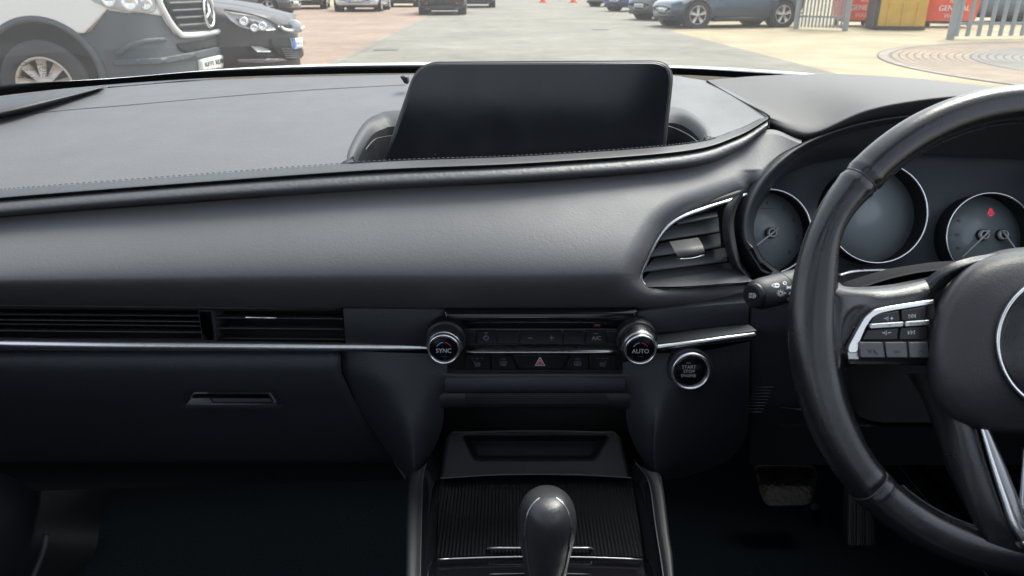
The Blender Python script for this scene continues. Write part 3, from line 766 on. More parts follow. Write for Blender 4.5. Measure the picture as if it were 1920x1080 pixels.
# ---- panel on the driver's side of the stack, under the cluster
rows = []
for j in range(40):
    y = 562+(872-562)*j/39
    rows.append([P(x, y, .81+.02*smooth(1415, 1470, x)*0+interp(y, [560, 620, 760, 872], [.0, -.006, .0, .05])+.012*(1 if x < 1407 else 0)) for x in [1403, 1407, 1412, 1440, 1480, 1520, 1600, 1700, 1800, 1950, 2150]])
b = new(); add_grid(b, rows); obj('driver_panel', b, M['hard'], D)
b = new(); SD = Surf(lambda x, y: .806)
for k in range(9):
    y = 726+k*5.8; add_tube(b, [P(1416-k*2.6, y, .799), P(1450-k*2.6, y, .799)], .0007, n=4)
obj('speaker_slots', b, M['soft'], D)
b = new(); add_tube(b, [P(1462, 797, .80), P(1700, 799, .80)], .0010, n=6); add_tube(b, [P(1462, 764, .805), P(1505, 768, .805)], .0010, n=6)
add_tube(b, catmull([P(1632, 796, .79), P(1640, 792, .785), P(1665, 792, .785), P(1676, 796, .79)], 4), .003, n=6)
obj('lower_trim', b, M['soft'], D)

# ---- binnacle hood
hood = [[(1322, 151, 1.20), (1372, 146, 1.21), (1440, 141.5, 1.20), (1560, 138.5, 1.19), (1700, 146, 1.16), (1850, 162, 1.12), (1960, 176, 1.09), (2150, 210, 1.05)],
        [(1382, 184, 1.075), (1420, 180, 1.075), (1480, 174, 1.07), (1590, 160, 1.06), (1710, 158, 1.05), (1850, 168, 1.03), (1960, 180, 1.01), (2150, 212, .99)],
        [(1440, 216, .99), (1490, 226, .97), (1545, 222, .96), (1630, 192, .96), (1735, 177, .96), (1850, 174, .95), (1960, 183, .94), (2150, 214, .93)],
        [(1441, 224, .982), (1488, 240, .95), (1534, 243, .935), (1625, 205, .935), (1735, 185, .935), (1850, 178, .93), (1960, 187, .92), (2150, 218, .91)],
        [(1441, 232, .980), (1490, 252, .945), (1532, 252, .935), (1625, 214, .936), (1735, 194, .938), (1850, 188, .935), (1960, 196, .925), (2150, 226, .915)],
        [(1442, 240, .985), (1500, 268, .955), (1540, 258, .955), (1624, 228, .955), (1730, 210, .955), (1850, 206, .95), (1960, 212, .94), (2150, 240, .93)]]
obj('binnacle_hood', net(hood, 9, 6), M['hood'], D)
# seam post between the leather end and the hood
obj('pad_end', tube(catmull([P(1326, 152, 1.19), P(1382, 185, 1.07), P(1436, 213, .985), P(1441, 224, .98), P(1441, 240, .975)], 6), .0016, n=6), M['soft'], D)
# ---- instrument cluster
ic = thing('instrument_cluster', None, None); ic.parent = D; ic.matrix_basis = chain(D).inverted()
crest = [(1540, 556, .83), (1500, 541, .83), (1455, 521, .83), (1416, 490, .835), (1398, 440, .845), (1404, 390, .86), (1429, 343, .88), (1466, 303, .90), (1502, 277, .92), (1550, 254, .93), (1624, 232, .935), (1720, 218, .94), (1860, 213, .93), (2060, 235, .91)]
outr = [(1535, 568, .86), (1490, 553, .86), (1440, 533, .86), (1395, 500, .865), (1377, 440, .87), (1384, 385, .885), (1412, 335, .90), (1453, 296, .92), (1497, 268, .945), (1548, 246, .955), (1622, 224, .96), (1720, 210, .965), (1860, 205, .96), (2060, 227, .94)]
outm = [(1537, 562, .84), (1494, 548, .84), (1446, 528, .84), (1404, 496, .845), (1386, 440, .852), (1393, 388, .868), (1420, 339, .886), (1459, 299, .906), (1500, 272, .925), (1549, 249.5, .935), (1623, 227.5, .94), (1720, 213.5, .945), (1860, 208.5, .935), (2060, 231, .915)]
inn = [(1545, 548, .85), (1508, 534, .85), (1464, 512, .85), (1427, 484, .855), (1411, 440, .865), (1415, 394, .88), (1439, 350, .90), (1474, 312, .92), (1508, 286, .94), (1554, 263, .95), (1626, 241, .955), (1721, 227, .96), (1860, 222, .95), (2060, 244, .93)]
deep = [(1545, 535, .99), (1510, 524, .99), (1468, 508, .99), (1432, 482, .99), (1414, 440, .99), (1420, 398, .99), (1440, 366, .995), (1462, 336, 1.0), (1500, 316, 1.0), (1545, 302, 1.0), (1626, 292, 1.0), (1721, 288, 1.0), (1860, 296, 1.0), (2060, 310, 1.0)]
obj('cluster_rim', net([outr, outm, crest, inn], 6, 3), M['hard'], ic)
mid = [tuple((a*.5+c*.5) for a, c in zip(p, q)) for p, q in zip(inn, deep)]
mid = [(x, y+(3 if y < 300 else 0), Y) for x, y, Y in mid]
obj('shroud', net([inn, mid, deep], 6, 6), M['soft'], ic)
CL = Plane((.5, .995, .84), (0, -.93, .37))
obj('cluster_face', prism([(1395, 300), (1540, 280), (2080, 270), (2080, 575), (1395, 575)], CL, 0, -.01), M['clusterp'], ic)
def gauge(cx, cy, r, label, hgt=.030):
    t = thing('gauge', None, None); t.parent = D; t.matrix_basis = chain(D).inverted(); t['label'] = label
    c = CL.at(cx, cy, hgt); px = (c-CL.at(cx+1, cy, hgt)).length
    obj('gauge_wall', lathe([(px*r, 0), (px*(r-.5), -hgt*1.02)], c, CL.n, 64), M['matte'], t)
    cc = c - CL.n*(hgt-.0015); 
    obj('gauge_face', lathe([(px*(r-1), -.001), (px*(r-1.2), 0), (.0001, 0)], cc, CL.n, 64), M['dial'], t)
    ring = [c+ (Vector((1, 0, 0))*cos(a)+Vector((0, .37, .93))*sin(a))*px*(r-1) for a in [2*pi*k/72 for k in range(72)]]
    obj('gauge_ring', tube(ring, px*1.9, n=8, closed=True), M['chrome'], t)
    return t, cc, px
def needle(t, hx, hy, tx, ty, tail):
    S = CL; o = .010
    hub = CL.at(hx, hy, 0); ux = (CL.at(hx+1, hy, 0)-hub).length
    obj('needle_hub', lathe([(ux*9.5, .0015), (ux*9, .009), (ux*8.0, .0115), (ux*6.3, .0115), (ux*6.0, .0095)], hub, CL.n, 32), M['hubring'], t)
    obj('hub_cap', lathe([(ux*6.2, .0096), (.0001, .0096)], hub, CL.n, 24), M['button'], t)
    obj('needle_hub_base', lathe([(ux*11, .002), (ux*10.5, .0075)], hub, CL.n, 24), M['dark'], t)
    d = (CL.at(tx, ty, 0)-hub); dn = d.normalized()
    obj('needle', tube([hub-dn*ux*tail+CL.n*.0115, hub+CL.n*.0125, hub+d+CL.n*.010], [ux*2.2, ux*1.8, ux*1.0], n=6), M['hubring'], t)
t, cc, px = gauge(1442, 434, 80, 'left gauge with numbers 4 to 8')
needle(t, 1444, 437, 1405, 468, 14)
FS = Plane(cc, CL.n); b = new()
for s, x, y in [('4', 1438, 381), ('5', 1470, 391), ('6', 1489, 413), ('7', 1494, 446), ('8', 1480, 474), ('3', 1408, 391)]: add_text(b, s, x, y, 13, FS, .0006)
for a in range(-30, 140, 34): add_band(b, [(1442+66*sin(radians(a)), 432-66*cos(radians(a))), (1442+72*sin(radians(a)), 432-72*cos(radians(a)))], FS, 1.2, .0006, .0006)
add_band(b, [(1426, 391), (1452, 391)], FS, 1, .0006, .0006)
obj('gauge_numbers', b, M['faint'], t, smoothf=False)
gauge(1645, 399, 95, 'large centre gauge with a plain switched-off face', .034)
t, cc, px = gauge(1858, 445, 84, 'right gauge with red warning lamp')
needle(t, 1838, 441, 1797, 482, 10); needle(t, 1874, 441, 1905, 480, 10)
FS = Plane(cc, CL.n); b = new()
add_text(b, '100', 1793, 441, 8, FS, .0006); add_text(b, '90', 1797, 415, 8, FS, .0006); add_text(b, '80', 1797, 466, 8, FS, .0006); add_band(b, [(1779, 441), (1785, 441)], FS, 1.2, .0006, .0006)
obj('gauge_numbers', b, M['faint'], t, smoothf=False)
b = new(); x, y = 1858, 397
add_band(b, [(x-3, y-3), (x-2, y-6), (x+2, y-6), (x+3, y-3), (x-3, y-3)], FS, .8, .0006, .0006)
add_band(b, [(x-4, y-1), (x+4, y-1), (x+5, y+4), (x-5, y+4), (x-4, y-1)], FS, .8, .0006, .0006); add_band(b, [(x, y-6), (x, y+4)], FS, .6, .0007, .0007)
add_band(b, [(x-6, y+5), (x-3, y)], FS, 1, .0006, .0006); add_band(b, [(x+6, y+5), (x+3, y)], FS, 1, .0006, .0006); add_band(b, [(x-3, y+7), (x+3, y+7)], FS, 1.4, .0006, .0006)
obj('warning_lamp', b, M['redlit'], t, smoothf=False)
# rocker on the cluster rim, silver line under the cluster
RK = Surf(lambda x, y: .826)
obj('trip_button', prism(rounded([(1401, 470), (1411, 461), (1423, 486), (1450, 508), (1447, 513), (1438, 515), (1426, 509)], 4), RK, .005, -.02, bev=1.5), M['button'], D)
b = new(); add_text(b, 'TRIP', 1424, 491, 5, RK, .006, rot=45); obj('button_word', b, M['faint'], D, smoothf=False)
obj('under_strip', tube(catmull([P(1570, 518, .85), P(1600, 510, .86), P(1640, 507.5, .87), P(1700, 507, .88), P(1800, 507, .88)], 6), .0026, n=8, sx=1.2), M['satin'], D)
obj('under_cluster', net([[(1380, 520, .90), (1500, 520, .90), (1700, 503, .90), (2080, 500, .90)], [(1380, 560, .84), (1500, 560, .84), (1700, 560, .84), (2080, 560, .84)], [(1380, 590, .83), (1500, 590, .83), (1700, 590, .83), (2080, 590, .83)]], 4, 4), M['dark'], D)

# ---- display on top of the dash
di = thing('display', 'black switched-off infotainment screen standing in its well on the dashboard top', 'screen', tuple(P(990, 300, .93)))
SC = Plane(P(990, 300, .93), (0, -.975, .22))
out = rounded([(716, 316), (784, 117.5), (1264, 114.5), (1243, 310)], 42, 10)
obj('display_case', prism(out, SC, .004, -.016, bev=2.5), M['dark'], di, angle=35)
obj('case_edge', tube([SC.at(x, y, -.001) for x, y in offset_poly(out, -0.5)], .0011, n=6, closed=True), M['dim'], di)
ins = rounded([(721, 312), (788, 121), (1259.5, 118), (1239, 306)], 39, 10)
obj('screen_glass', prism(ins, SC, .0052, .003, bev=1), M['screen'], di, angle=35)
obj('display_foot', prism([(800, 250), (1200, 250), (1190, 320), (810, 320)], SC, -.02, -.05), M['dark'], di)
# sensor dome behind the display, small piece seen left of it
obj('sun_sensor', prism([(750, 144), (764, 144), (764, 158), (758, 156)], Surf(lambda x, y: 1.12), .01, -.01, bev=1), M['dark'], D)
# corner trim at the left end of the dash
b = net([[(-260, 235, 1.02), (-150, 205, 1.06), (0, 182, 1.11), (110, 168, 1.15), (200, 161, 1.19)], [(-260, 250, .93), (-150, 222, .98), (0, 192, 1.04), (100, 174, 1.10), (196, 163, 1.17)],
         [(-260, 275, .90), (-150, 246, .94), (0, 212, .99), (90, 190, 1.05), (185, 166, 1.14)], [(-260, 282, .95), (-150, 256, 1.0), (0, 224, 1.03), (86, 203, 1.07), (170, 172, 1.13)]], 8, 6)
obj('corner_trim', b, M['soft'], D)
# ================================================================ STEERING WHEEL
WD = .568                                   # distance of the rim plane along the view axis
Fw = Vector((0, CT, -ST)); Uw = Vector((0, ST, CT)); Xw = Vector((1, 0, 0))
def Wp(px, py, off=0.0):
    """point of the wheel plane for a pixel, lifted towards the driver"""
    d = WD-off; return Vector((0, 0, H)) + Fw*d + Xw*((px-960)/FPX*d) + Uw*((540-py)/FPX*d)
class WS:
    n = -Fw
    def at(s, px, py, off=0.0): return Wp(px, py, off)
WSF = WS()
sw = thing('steering_wheel', 'black leather steering wheel with silver-trimmed button pad on its left spoke', 'steering wheel', tuple(Wp(1935, 623)))
px = WD/FPX; WC = Wp(1935, 623)
NR = 200
def rim_ring(a, n=28, grow=0.0):
    """section of the rim at angle a (0 = up, positive to the left)"""
    dg_ = abs(math.degrees(math.remainder(a, 2*pi))); KA = [0, 45, 62, 80, 100, 116, 135, 180]
    ro_ = sinterp(dg_, KA, [464, 464, 462, 457, 455, 455, 455, 455]); ri_ = sinterp(dg_, KA, [392, 394, 402, 372, 366, 371, 379, 377])
    R = (ro_+ri_)/2*px
    dirv = Uw*cos(a) - Xw*sin(a); c = WC + dirv*R
    aa = (a % (2*pi)); w_ = (ro_-ri_)/2*.98
    out = []
    sw_ = 1.0
    for k in range(n):
        t = 2*pi*k/n; r = 1.0
        # facet: two soft ridges facing the driver
        gv = .5+.5*cos(a-radians(85))
        rr = px*w_*(1 + .03*cos(2*t) - (.03+.055*gv)*math.exp(-((math.remainder(t-1.55, 2*pi))/.34)**2) + .03*gv*math.exp(-((math.remainder(t-.95, 2*pi))/.22)**2))*sw_ + grow
        out.append(c + dirv*cos(t)*rr + (-Fw)*sin(t)*rr*(36.0/w_))
    return out
SE = [radians(x) for x in (48.5, 133.5, 226.5, 311.5)]
def seam_d(a): return min(abs(math.remainder(a-s, 2*pi)) for s in SE)
b = new(); rows = []
NR = 360
for i in range(NR):
    a = 2*pi*i/NR; d = seam_d(a); rows.append(rim_ring(a, grow=-.0016*math.exp(-(d/.010)**2)+(.0006*math.exp(-((d-.03)/.015)**2))))
add_grid(b, rows, closed_u=True, closed_v=True); obj('rim', b, M['wheel'], sw)
for s in SE:
    obj('rim_seam', tube(rim_ring(s, 36, grow=-.0008), .0007, n=5, closed=True), M['soft'], sw)
# stitches on the inner side of the rim at the bottom
b = new()
for i in range(90):
    a = radians(139+i*.55); dv = Uw*cos(a)-Xw*sin(a); c = WC+dv*(378.5*px); t_ = Uw*(-sin(a))-Xw*cos(a)
    q = c-Fw*.004; add_tube(b, [q-dv*.0002-t_*.0006-Fw*.0016, q-dv*.0009, q+t_*.0007+Fw*.0016], .00035, n=4)
obj('rim_stitching', b, M['thread'], sw)
# left spoke in leather, mirrored to the right one
def mir(p): return (2*1935-p[0],)+tuple(p[1:])
def wnet(rows, name, m, both=True):
    for fl in ((False, True) if both else (False,)):
        rr = [[Wp(*(mir(p) if fl else p)) for p in r] for r in rows]
        obj(name, net(rr, 6, 5, conv=False), m, sw)
sp = [[(1530, 500, .002), (1575, 535, .001), (1650, 536, -.012), (1740, 520, -.016), (1800, 505, -.016)],
      [(1535, 520, .002), (1572, 546, .010), (1655, 545, .000), (1740, 526, -.004), (1800, 512, -.004)],
      [(1535, 560, .002), (1575, 572, .013), (1640, 562, .007), (1742, 541, .004), (1800, 530, .004)],
      [(1535, 620, .002), (1572, 620, .012), (1610, 590, .008), (1744, 556, .006), (1800, 545, .006)],
      [(1540, 680, .002), (1572, 670, .010), (1600, 640, .006), (1744, 600, .004), (1800, 600, .004)],
      [(1550, 730, .002), (1572, 705, .008), (1600, 677, .002), (1744, 679, .002), (1800, 680, .002)],
      [(1555, 740, -.005), (1575, 716, -.012), (1604, 684, -.016), (1744, 684, -.02), (1800, 684, -.02)]]
wnet(sp, 'spoke', M['wheel'])
# hub
def huboutline():
    l = [(1960, 468), (1905, 470), (1858, 480), (1815, 500), (1782, 532), (1757, 575), (1744, 622), (1740, 668), (1743, 712), (1756, 752), (1785, 784), (1830, 802), (1880, 808), (1960, 810)]
    l = [(x, y) for x, y in l]
    return [(p.x, p.y) for p in catmull([Vector((x, y, 0)) for x, y in l], 5)]
HL = huboutline(); cxh = 1960
full = HL + [(2*cxh-x, y) for x, y in reversed(HL[1:-1])]
b = new(); rows = []
for k, (sc_, of) in enumerate([(1.03, -.03), (1.02, -.002), (1.0, .012), (.975, .020), (.93, .0255), (.85, .030), (.72, .034), (.5, .038), (.25, .040), (.02, .0405)]):
    rows.append([Wp(cxh+(x-cxh)*sc_, 642+(y-642)*sc_, of) for x, y in full])
add_grid(b, rows, closed_u=True); obj('hub_cover', b, M['hub'], sw)
# collar seen above the hub's left shoulder
obj('hub_collar', net([[Wp(1734, 524, .004), Wp(1760, 506, .006), Wp(1800, 488, .006), Wp(1860, 476, .006), Wp(1960, 470, .006)], [Wp(1742, 540, .008), Wp(1768, 518, .010), Wp(1806, 500, .012), Wp(1862, 484, .013), Wp(1960, 474, .013)],
                       [Wp(1748, 575, .004), Wp(1780, 530, .006), Wp(1815, 505, .008), Wp(1866, 490, .008), Wp(1960, 480, .008)]], 6, 5, conv=False), M['wheel'], sw)
obj('emblem_ring', tube([Wp(1999+128*cos(2*pi*k/80), 643+128*sin(2*pi*k/80)*1.0, .0415) for k in range(80)], .0013, n=8, closed=True), M['chrome'], sw)
obj('emblem_disc', lathe([(.0500, -.006), (.0498, .0005), (.046, .0028), (.02, .0048), (.0001, .005)], Wp(1999, 643, .0395), -Fw, 64), M['wheel'], sw)
# silver-trimmed button pad
fo = [(1752, 561), (1668, 574), (1640, 580), (1621, 594), (1607, 618), (1590, 650), (1590, 662), (1608, 662), (1612, 642), (1625, 612), (1636, 596), (1650, 588), (1672, 583), (1752, 570)]
fo = rounded(fo, 6, 3)
pad = thing('button_pad', None, None); pad.parent = sw; pad.matrix_basis = chain(sw).inverted()
base = rounded([(1752, 562), (1668, 575), (1640, 581), (1620, 596), (1591, 650), (1590, 682), (1752, 682)], 5)
obj('pad_base', prism(base, WSF, .009, -.01), M['dark'], pad)
obj('silver_frame', prism(fo, WSF, .0125, .008, bev=1.5), M['chrome'], pad, angle=35)
obj('frame_foot', prism([(1590, 651), (1608, 651), (1611, 674), (1590, 674)], WSF, .0115, .0, bev=1), M['satin'], pad, angle=35)
for poly, m, f in [([(1640, 590), (1686, 582), (1688, 602), (1630, 607)], 'button', .0125), ([(1689, 581.5), (1736, 574), (1738, 599), (1690, 601.5)], 'button', .0125),
                ([(1632, 607), (1695, 602.5), (1694, 613), (1631, 617)], 'satin', .0145), ([(1697, 602.5), (1744, 599), (1744, 610), (1696, 613)], 'satin', .0145),
                ([(1627, 618), (1686, 614), (1683, 637), (1617, 637.5)], 'button', .0125), ([(1688, 614), (1739, 611), (1740, 637), (1685, 637)], 'button', .0125),
                ([(1611, 641), (1656, 641), (1660, 671), (1613, 671)], 'graybtn', .0145), ([(1658.5, 641), (1700, 641), (1703, 671), (1662, 671)], 'graybtn', .0145), ([(1702.5, 641), (1740, 641), (1744, 671), (1705, 671)], 'graybtn', .0145)]:
    b = prism(rounded(poly, 3), WSF, f, 0, bev=1.6); obj('button', b, M[m], pad, angle=30)
class WO:
    n = -Fw
    def __init__(s, o): s.o = o
    def at(s, x, y, off=0): return Wp(x, y, s.o+off)
W1_ = WO(.0131); W2_ = WO(.0150)
def wl(b, *p, w=1.2, S=W1_): add_band(b, list(p), S, w, 0, 0)
b = new(); add_band(b, [(1657, 597), (1661, 597), (1665, 593), (1665, 601), (1661, 597.5)], W1_, 1, 0, 0); wl(b, (1669, 597), (1675, 597)); wl(b, (1672, 594), (1672, 600)); obj('volume_up_mark', b, M['white'], pad, smoothf=False)
b = new(); add_band(b, [(1654, 624), (1658, 624), (1662, 620), (1662, 628), (1658, 624.5)], W1_, 1, 0, 0); wl(b, (1665, 624), (1671, 623.5)); obj('volume_down_mark', b, M['white'], pad, smoothf=False)
b = new(); add_band(b, [(1704, 590), (1710, 593), (1704, 596.5), (1704, 590)], W1_, 1, 0, 0); add_band(b, [(1710, 589), (1715, 592.5), (1710, 596), (1710, 589)], W1_, 1, 0, 0); wl(b, (1716, 588.5), (1716, 596)); obj('skip_mark', b, M['white'], pad, smoothf=False)
b = new(); add_band(b, [(1709, 620), (1704, 623.5), (1709, 627), (1709, 620)], W1_, 1, 0, 0); add_band(b, [(1715, 619.5), (1710, 623), (1715, 626.5), (1715, 619.5)], W1_, 1, 0, 0); wl(b, (1703, 620), (1703, 627)); obj('skip_back_mark', b, M['white'], pad, smoothf=False)
b = new(); add_text(b, 'SOURCE', 1719, 607.5, 6.8, W2_, .0, rot=-3); add_text(b, 'x', 1669, 609, 7, W2_, 0); add_band(b, [(1628, 655), (1634, 662)], W2_, 1, 0, 0)
add_band(b, [(1639, 656), (1642, 662), (1646, 664)], W2_, 2, 0, 0); add_band(b, [(1628, 661), (1635, 656)], W2_, 1, 0, 0)
add_band(b, [(1678, 661), (1680, 658), (1686, 658), (1688, 661), (1678, 661)], W2_, 1, 0, 0); add_band(b, [(1722, 661), (1728, 657), (1733, 661)], W2_, 1, 0, 0)
obj('button_marks', b, M['dark'], pad, smoothf=False)
# lower fork spoke
fk = [[(1700, 700, -.03), (1738, 770, -.02), (1775, 880, -.01), (1822, 975, .004), (1850, 1015, .010)],
      [(1712, 700, -.01), (1745, 770, -.002), (1784, 880, .006), (1829, 975, .012), (1856, 1015, .013)],
      [(1760, 700, .010), (1790, 780, .012), (1822, 880, .014), (1862, 980, .016), (1890, 1030, .013)],
      [(1800, 700, .010), (1828, 790, .009), (1853, 880, .012), (1893, 985, .015), (1930, 1040, .012)],
      [(1805, 700, -.01), (1836, 792, -.008), (1858, 880, -.004), (1893, 960, -.002), (1925, 1030, .0)]]
wnet(fk, 'lower_spoke', M['wheel'])
for fl in (False, True):
    q = [(1838, 792, .009), (1852, 838, .010), (1868, 888, .0115), (1886, 940, .0135), (1903, 985, .0150), (1928, 1012, .0150), (1960, 1016, .0150)]
    obj('spoke_trim', tube(catmull([Wp(*(mir(p) if fl else p)) for p in q], 6), [.0012+.0022*min(1, i/24) for i in range(37)], n=8, sx=1.5), M['chrome'], sw)
    st_ = [[(1840, 800, .010), (1866, 870, .0125), (1888, 930, .0145), (1906, 985, .016), (1925, 1006, .016)], [(1850, 797, .010), (1882, 870, .0125), (1906, 930, .0145), (1920, 968, .0155), (1936, 992, .0155)], [(1852, 796, .0), (1885, 870, .0025), (1909, 930, .0045), (1923, 966, .005), (1940, 990, .005)]]
    obj('spoke_inlay', net([[Wp(*(mir(p) if fl else p)) for p in r_] for r_ in st_], 6, 3, conv=False), M['satin'], sw)
    q = [(1925, 840, .006), (1921, 900, .008), (1918, 950, .010), (1930, 968, .010)]
    if not fl: obj('spoke_trim', tube(catmull([Wp(*p) for p in q], 6), .003, n=8), M['satin'], sw)
obj('spoke_badge', prism(rounded([(1905, 952), (1960, 950), (1962, 1003), (1918, 1003)], 8), WSF, .012, 0, bev=3), M['satin'], sw)
# steering column shroud behind the wheel
col = thing('steering_column', 'dark plastic steering column shroud behind the steering wheel', 'steering column', tuple(P(1930, 640, .72)))
CO = Surf(lambda x, y: .70)
b = net([[(1586, 549, .70), (1600, 545, .66), (1680, 520, .66), (1770, 506, .66), (1960, 498, .66), (2200, 510, .66)], [(1592, 545, .72), (1640, 520, .74), (1690, 504, .74), (1770, 494, .74), (1960, 488, .74), (2200, 494, .74)],
         [(1592, 545, .84), (1640, 520, .86), (1690, 508, .87), (1770, 500, .87), (1960, 494, .87), (2200, 500, .87)]], 6, 4)
obj('upper_shroud', b, M['shroudm'], col)
obj('front_shroud', prism(rounded([(1586, 548), (1680, 519), (1770, 505), (1960, 497), (2200, 509), (2290, 620), (2250, 790), (2150, 800), (1640, 800), (1600, 786), (1580, 700)], 20), CO, .03, .005, bev=8), M['shroudm'], col)
obj('key_cap', prism(rounded([(1566, 541), (1584, 538), (1588, 546), (1570, 549)], 3), Surf(lambda x, y: .66), .002, -.01), M['soft'], col)
# headlight stalk
sk = thing('headlight_stalk', 'black headlight stalk with printed symbols poking out left of the steering wheel', 'stalk', tuple(P(1411, 555, .70)))
ax = Vector((.86, .50, -.01)).normalized(); c = P(1411, 555, .70); u = .70/FPX/.93; r = 26*u
b = lathe([(r*.94, 0), (r, .003), (r*1.02, .006), (r*1.03, .0065)], c, ax, 40)
obj('stalk_button', lathe([(.0001, -.0005), (r*.70, -.0005), (r*.90, .0), (r*.96, .003), (r*.96, .006)], c, ax, 40), M['button'], sk)
obj('stalk_barrel', lathe([(r*.98, .004), (r*1.10, .007), (r*1.17, .014), (r*1.18, .030), (r*1.18, .041)], c, ax, 48), M['hard'], sk)
obj('stalk_ring', lathe([(r*1.17, .042), (r*1.185, .043), (r*1.185, .090), (r*1.0, .098), (r*.6, .102), (r*.45, .125)], c, ax, 48), M['hard'], sk)
class CY:
    """print on the stalk's barrel"""
    def at(s, px_, py_, off=0):
        d = ray(px_, py_); o = Vector((0, 0, H)); R_ = r*1.19
        dp = d - ax*d.dot(ax); oc = (o-c); op = oc-ax*oc.dot(ax)
        A = dp.dot(dp); B = 2*dp.dot(op); C_ = op.dot(op)-R_*R_; q = max(0, B*B-4*A*C_)
        return o+d*((-B-math.sqrt(q))/(2*A))
cy = CY(); cpl = Plane(c-ax*.0008, -ax)
def sb(b, *p, w=1.3): add_band(b, list(p), cy, w, 0, 0)
b = new()
sb(b, (1447, 535), (1453, 531), (1453, 539), (1447, 535)); sb(b, *[(1457+4*cos(t/2), 535+4*sin(t/2)) for t in range(14)]); sb(b, (1453, 533), (1461, 533)); sb(b, (1453, 537), (1461, 537))
sb(b, *[(1463.5+3.4*cos(t/2), 550+3.4*sin(t/2)) for t in range(14)])
for k in range(8): sb(b, (1463.5+5*cos(k*pi/4), 550+5*sin(k*pi/4)), (1463.5+7.2*cos(k*pi/4), 550+7.2*sin(k*pi/4)), w=1.1)
sb(b, (1470, 547.5), (1474, 550), (1470, 552.5), (1470, 547.5), w=1)
obj('barrel_symbols', b, M['white'], sk, smoothf=False)
b = new()
sb(b, (1468, 530), (1471, 528), (1475, 530), (1474, 533), (1470, 533), (1468, 530)); sb(b, (1475, 536), (1484, 542)); sb(b, (1484, 536), (1475, 542)); sb(b, (1475, 539), (1484, 539))
add_text(b, 'AUTO', 1489, 550.5, 7.5, cy, 0); add_text(b, 'O', 1479.5, 561.5, 8.5, cy, 0)
obj('ring_symbols', b, M['white'], sk, smoothf=False)
b = new(); add_band(b, [(1412, 550), (1412, 559), (1415, 558.5), (1417.5, 554.5), (1415, 550.5), (1412, 550)], cpl, 1.1, 0, 0); add_text(b, 'A', 1414.5, 555, 6, cpl, 0)
for k in range(4): add_band(b, [(1404, 550.5+k*2.6), (1410, 549.8+k*2.6)], cpl, 1, 0, 0)
obj('stalk_button_symbol', b, M['white'], sk, smoothf=False)

# ================================================================ CENTRE CONSOLE
con = thing('centre_console', 'low black centre console with tray, ribbed sliding lid and stitched side rails', 'console', (0, .65, .56))
tray = [(832, 820), (852, 810), (1150, 810), (1166, 822), (1181, 893), (1003, 889), (826, 897)]
rows = []
def trayY(x, y): return interp(y, [805, 897], [.80, .742])
TS = Surf(trayY)
inner_t = rounded([(866, 817), (1143, 817), (1115, 866), (888, 866)], 8)
for j in range(50):
    y = 809+(897-809)*j/49; r = []
    xl = interp(y, [809, 822, 897], [848, 836, 824]); xr = interp(y, [809, 822, 897], [1152, 1164, 1183])
    for i in range(80):
        x = xl+(xr-xl)*i/79; yy = y-6*(1-((x-1003)/180)**2)*smooth(860, 897, y); s = sdist(inner_t, x, y)
        edge = .02 if i in (0, 79) or j == 0 else 0
        r.append(P(x, yy, trayY(x, y)+.028*smooth(-2, 12, s)+edge))
    rows.append(r)
b = new(); add_grid(b, rows); obj('tray', b, M['tray'], con)
obj('tray_edge', tube(catmull([P(852, 811, .800), P(1003, 808, .797), P(1150, 811, .800)], 8), .0009, n=6), M['soft'], con)
obj('tray_front_edge', tube(catmull([P(826, 897, .742), P(920, 891, .740), P(1003, 889.5, .740), P(1090, 890.5, .740), P(1183, 896, .742)], 8), .0010, n=6), M['soft'], con)
obj('tray_floor_edge', tube(catmull([P(884, 866, .772), P(1003, 864.5, .770), P(1119, 866, .772)], 8), .0009, n=6), M['soft'], con)
CZ = Plane((0, 0, .565), (0, 0, 1))
def onz(x, y, dz=0): return CZ.at(x, y, dz)
b = new(); rows = []
for (y, xl, xr) in [(893, 826, 1184), (940, 822, 1191), (990, 821, 1199), (1044, 820, 1205)]:
    rows.append([onz(xl+(xr-xl)*i/20, y-4*(1-(2*i/20-1)**2), .003*(1-(2*i/20-1)**2)) for i in range(21)])
add_grid(b, rows); obj('ribbed_lid', b, M['ribbed'], con)
obj('lid_edge', tube([onz(820+385*i/16, 1049-5*(1-(2*i/16-1)**2), .004) for i in range(17)], .0009, n=6), M['satin'], con)
obj('lid_handle', tube([onz(915, 1030, .001)]+[onz(918+190*i/12, 1027.5, .008) for i in range(13)]+[onz(1111, 1031, .001)], .0013, n=8, sx=1.3), M['satin'], con)
b = new(); rows = []
for (y, xl, xr) in [(1051, 819, 1206), (1080, 817, 1210), (1120, 815, 1216), (1300, 800, 1235)]:
    rows.append([onz(xl+(xr-xl)*i/20, y-4*(1-(2*i/20-1)**2), -.002) for i in range(21)])
add_grid(b, rows); obj('gear_plate', b, M['gloss'], con)
obj('gate_edge', tube([onz(918+190*i/12, 1077-1.5*(1-(2*i/12-1)**2), .001) for i in range(13)], .0007, n=6), M['dim'], con)
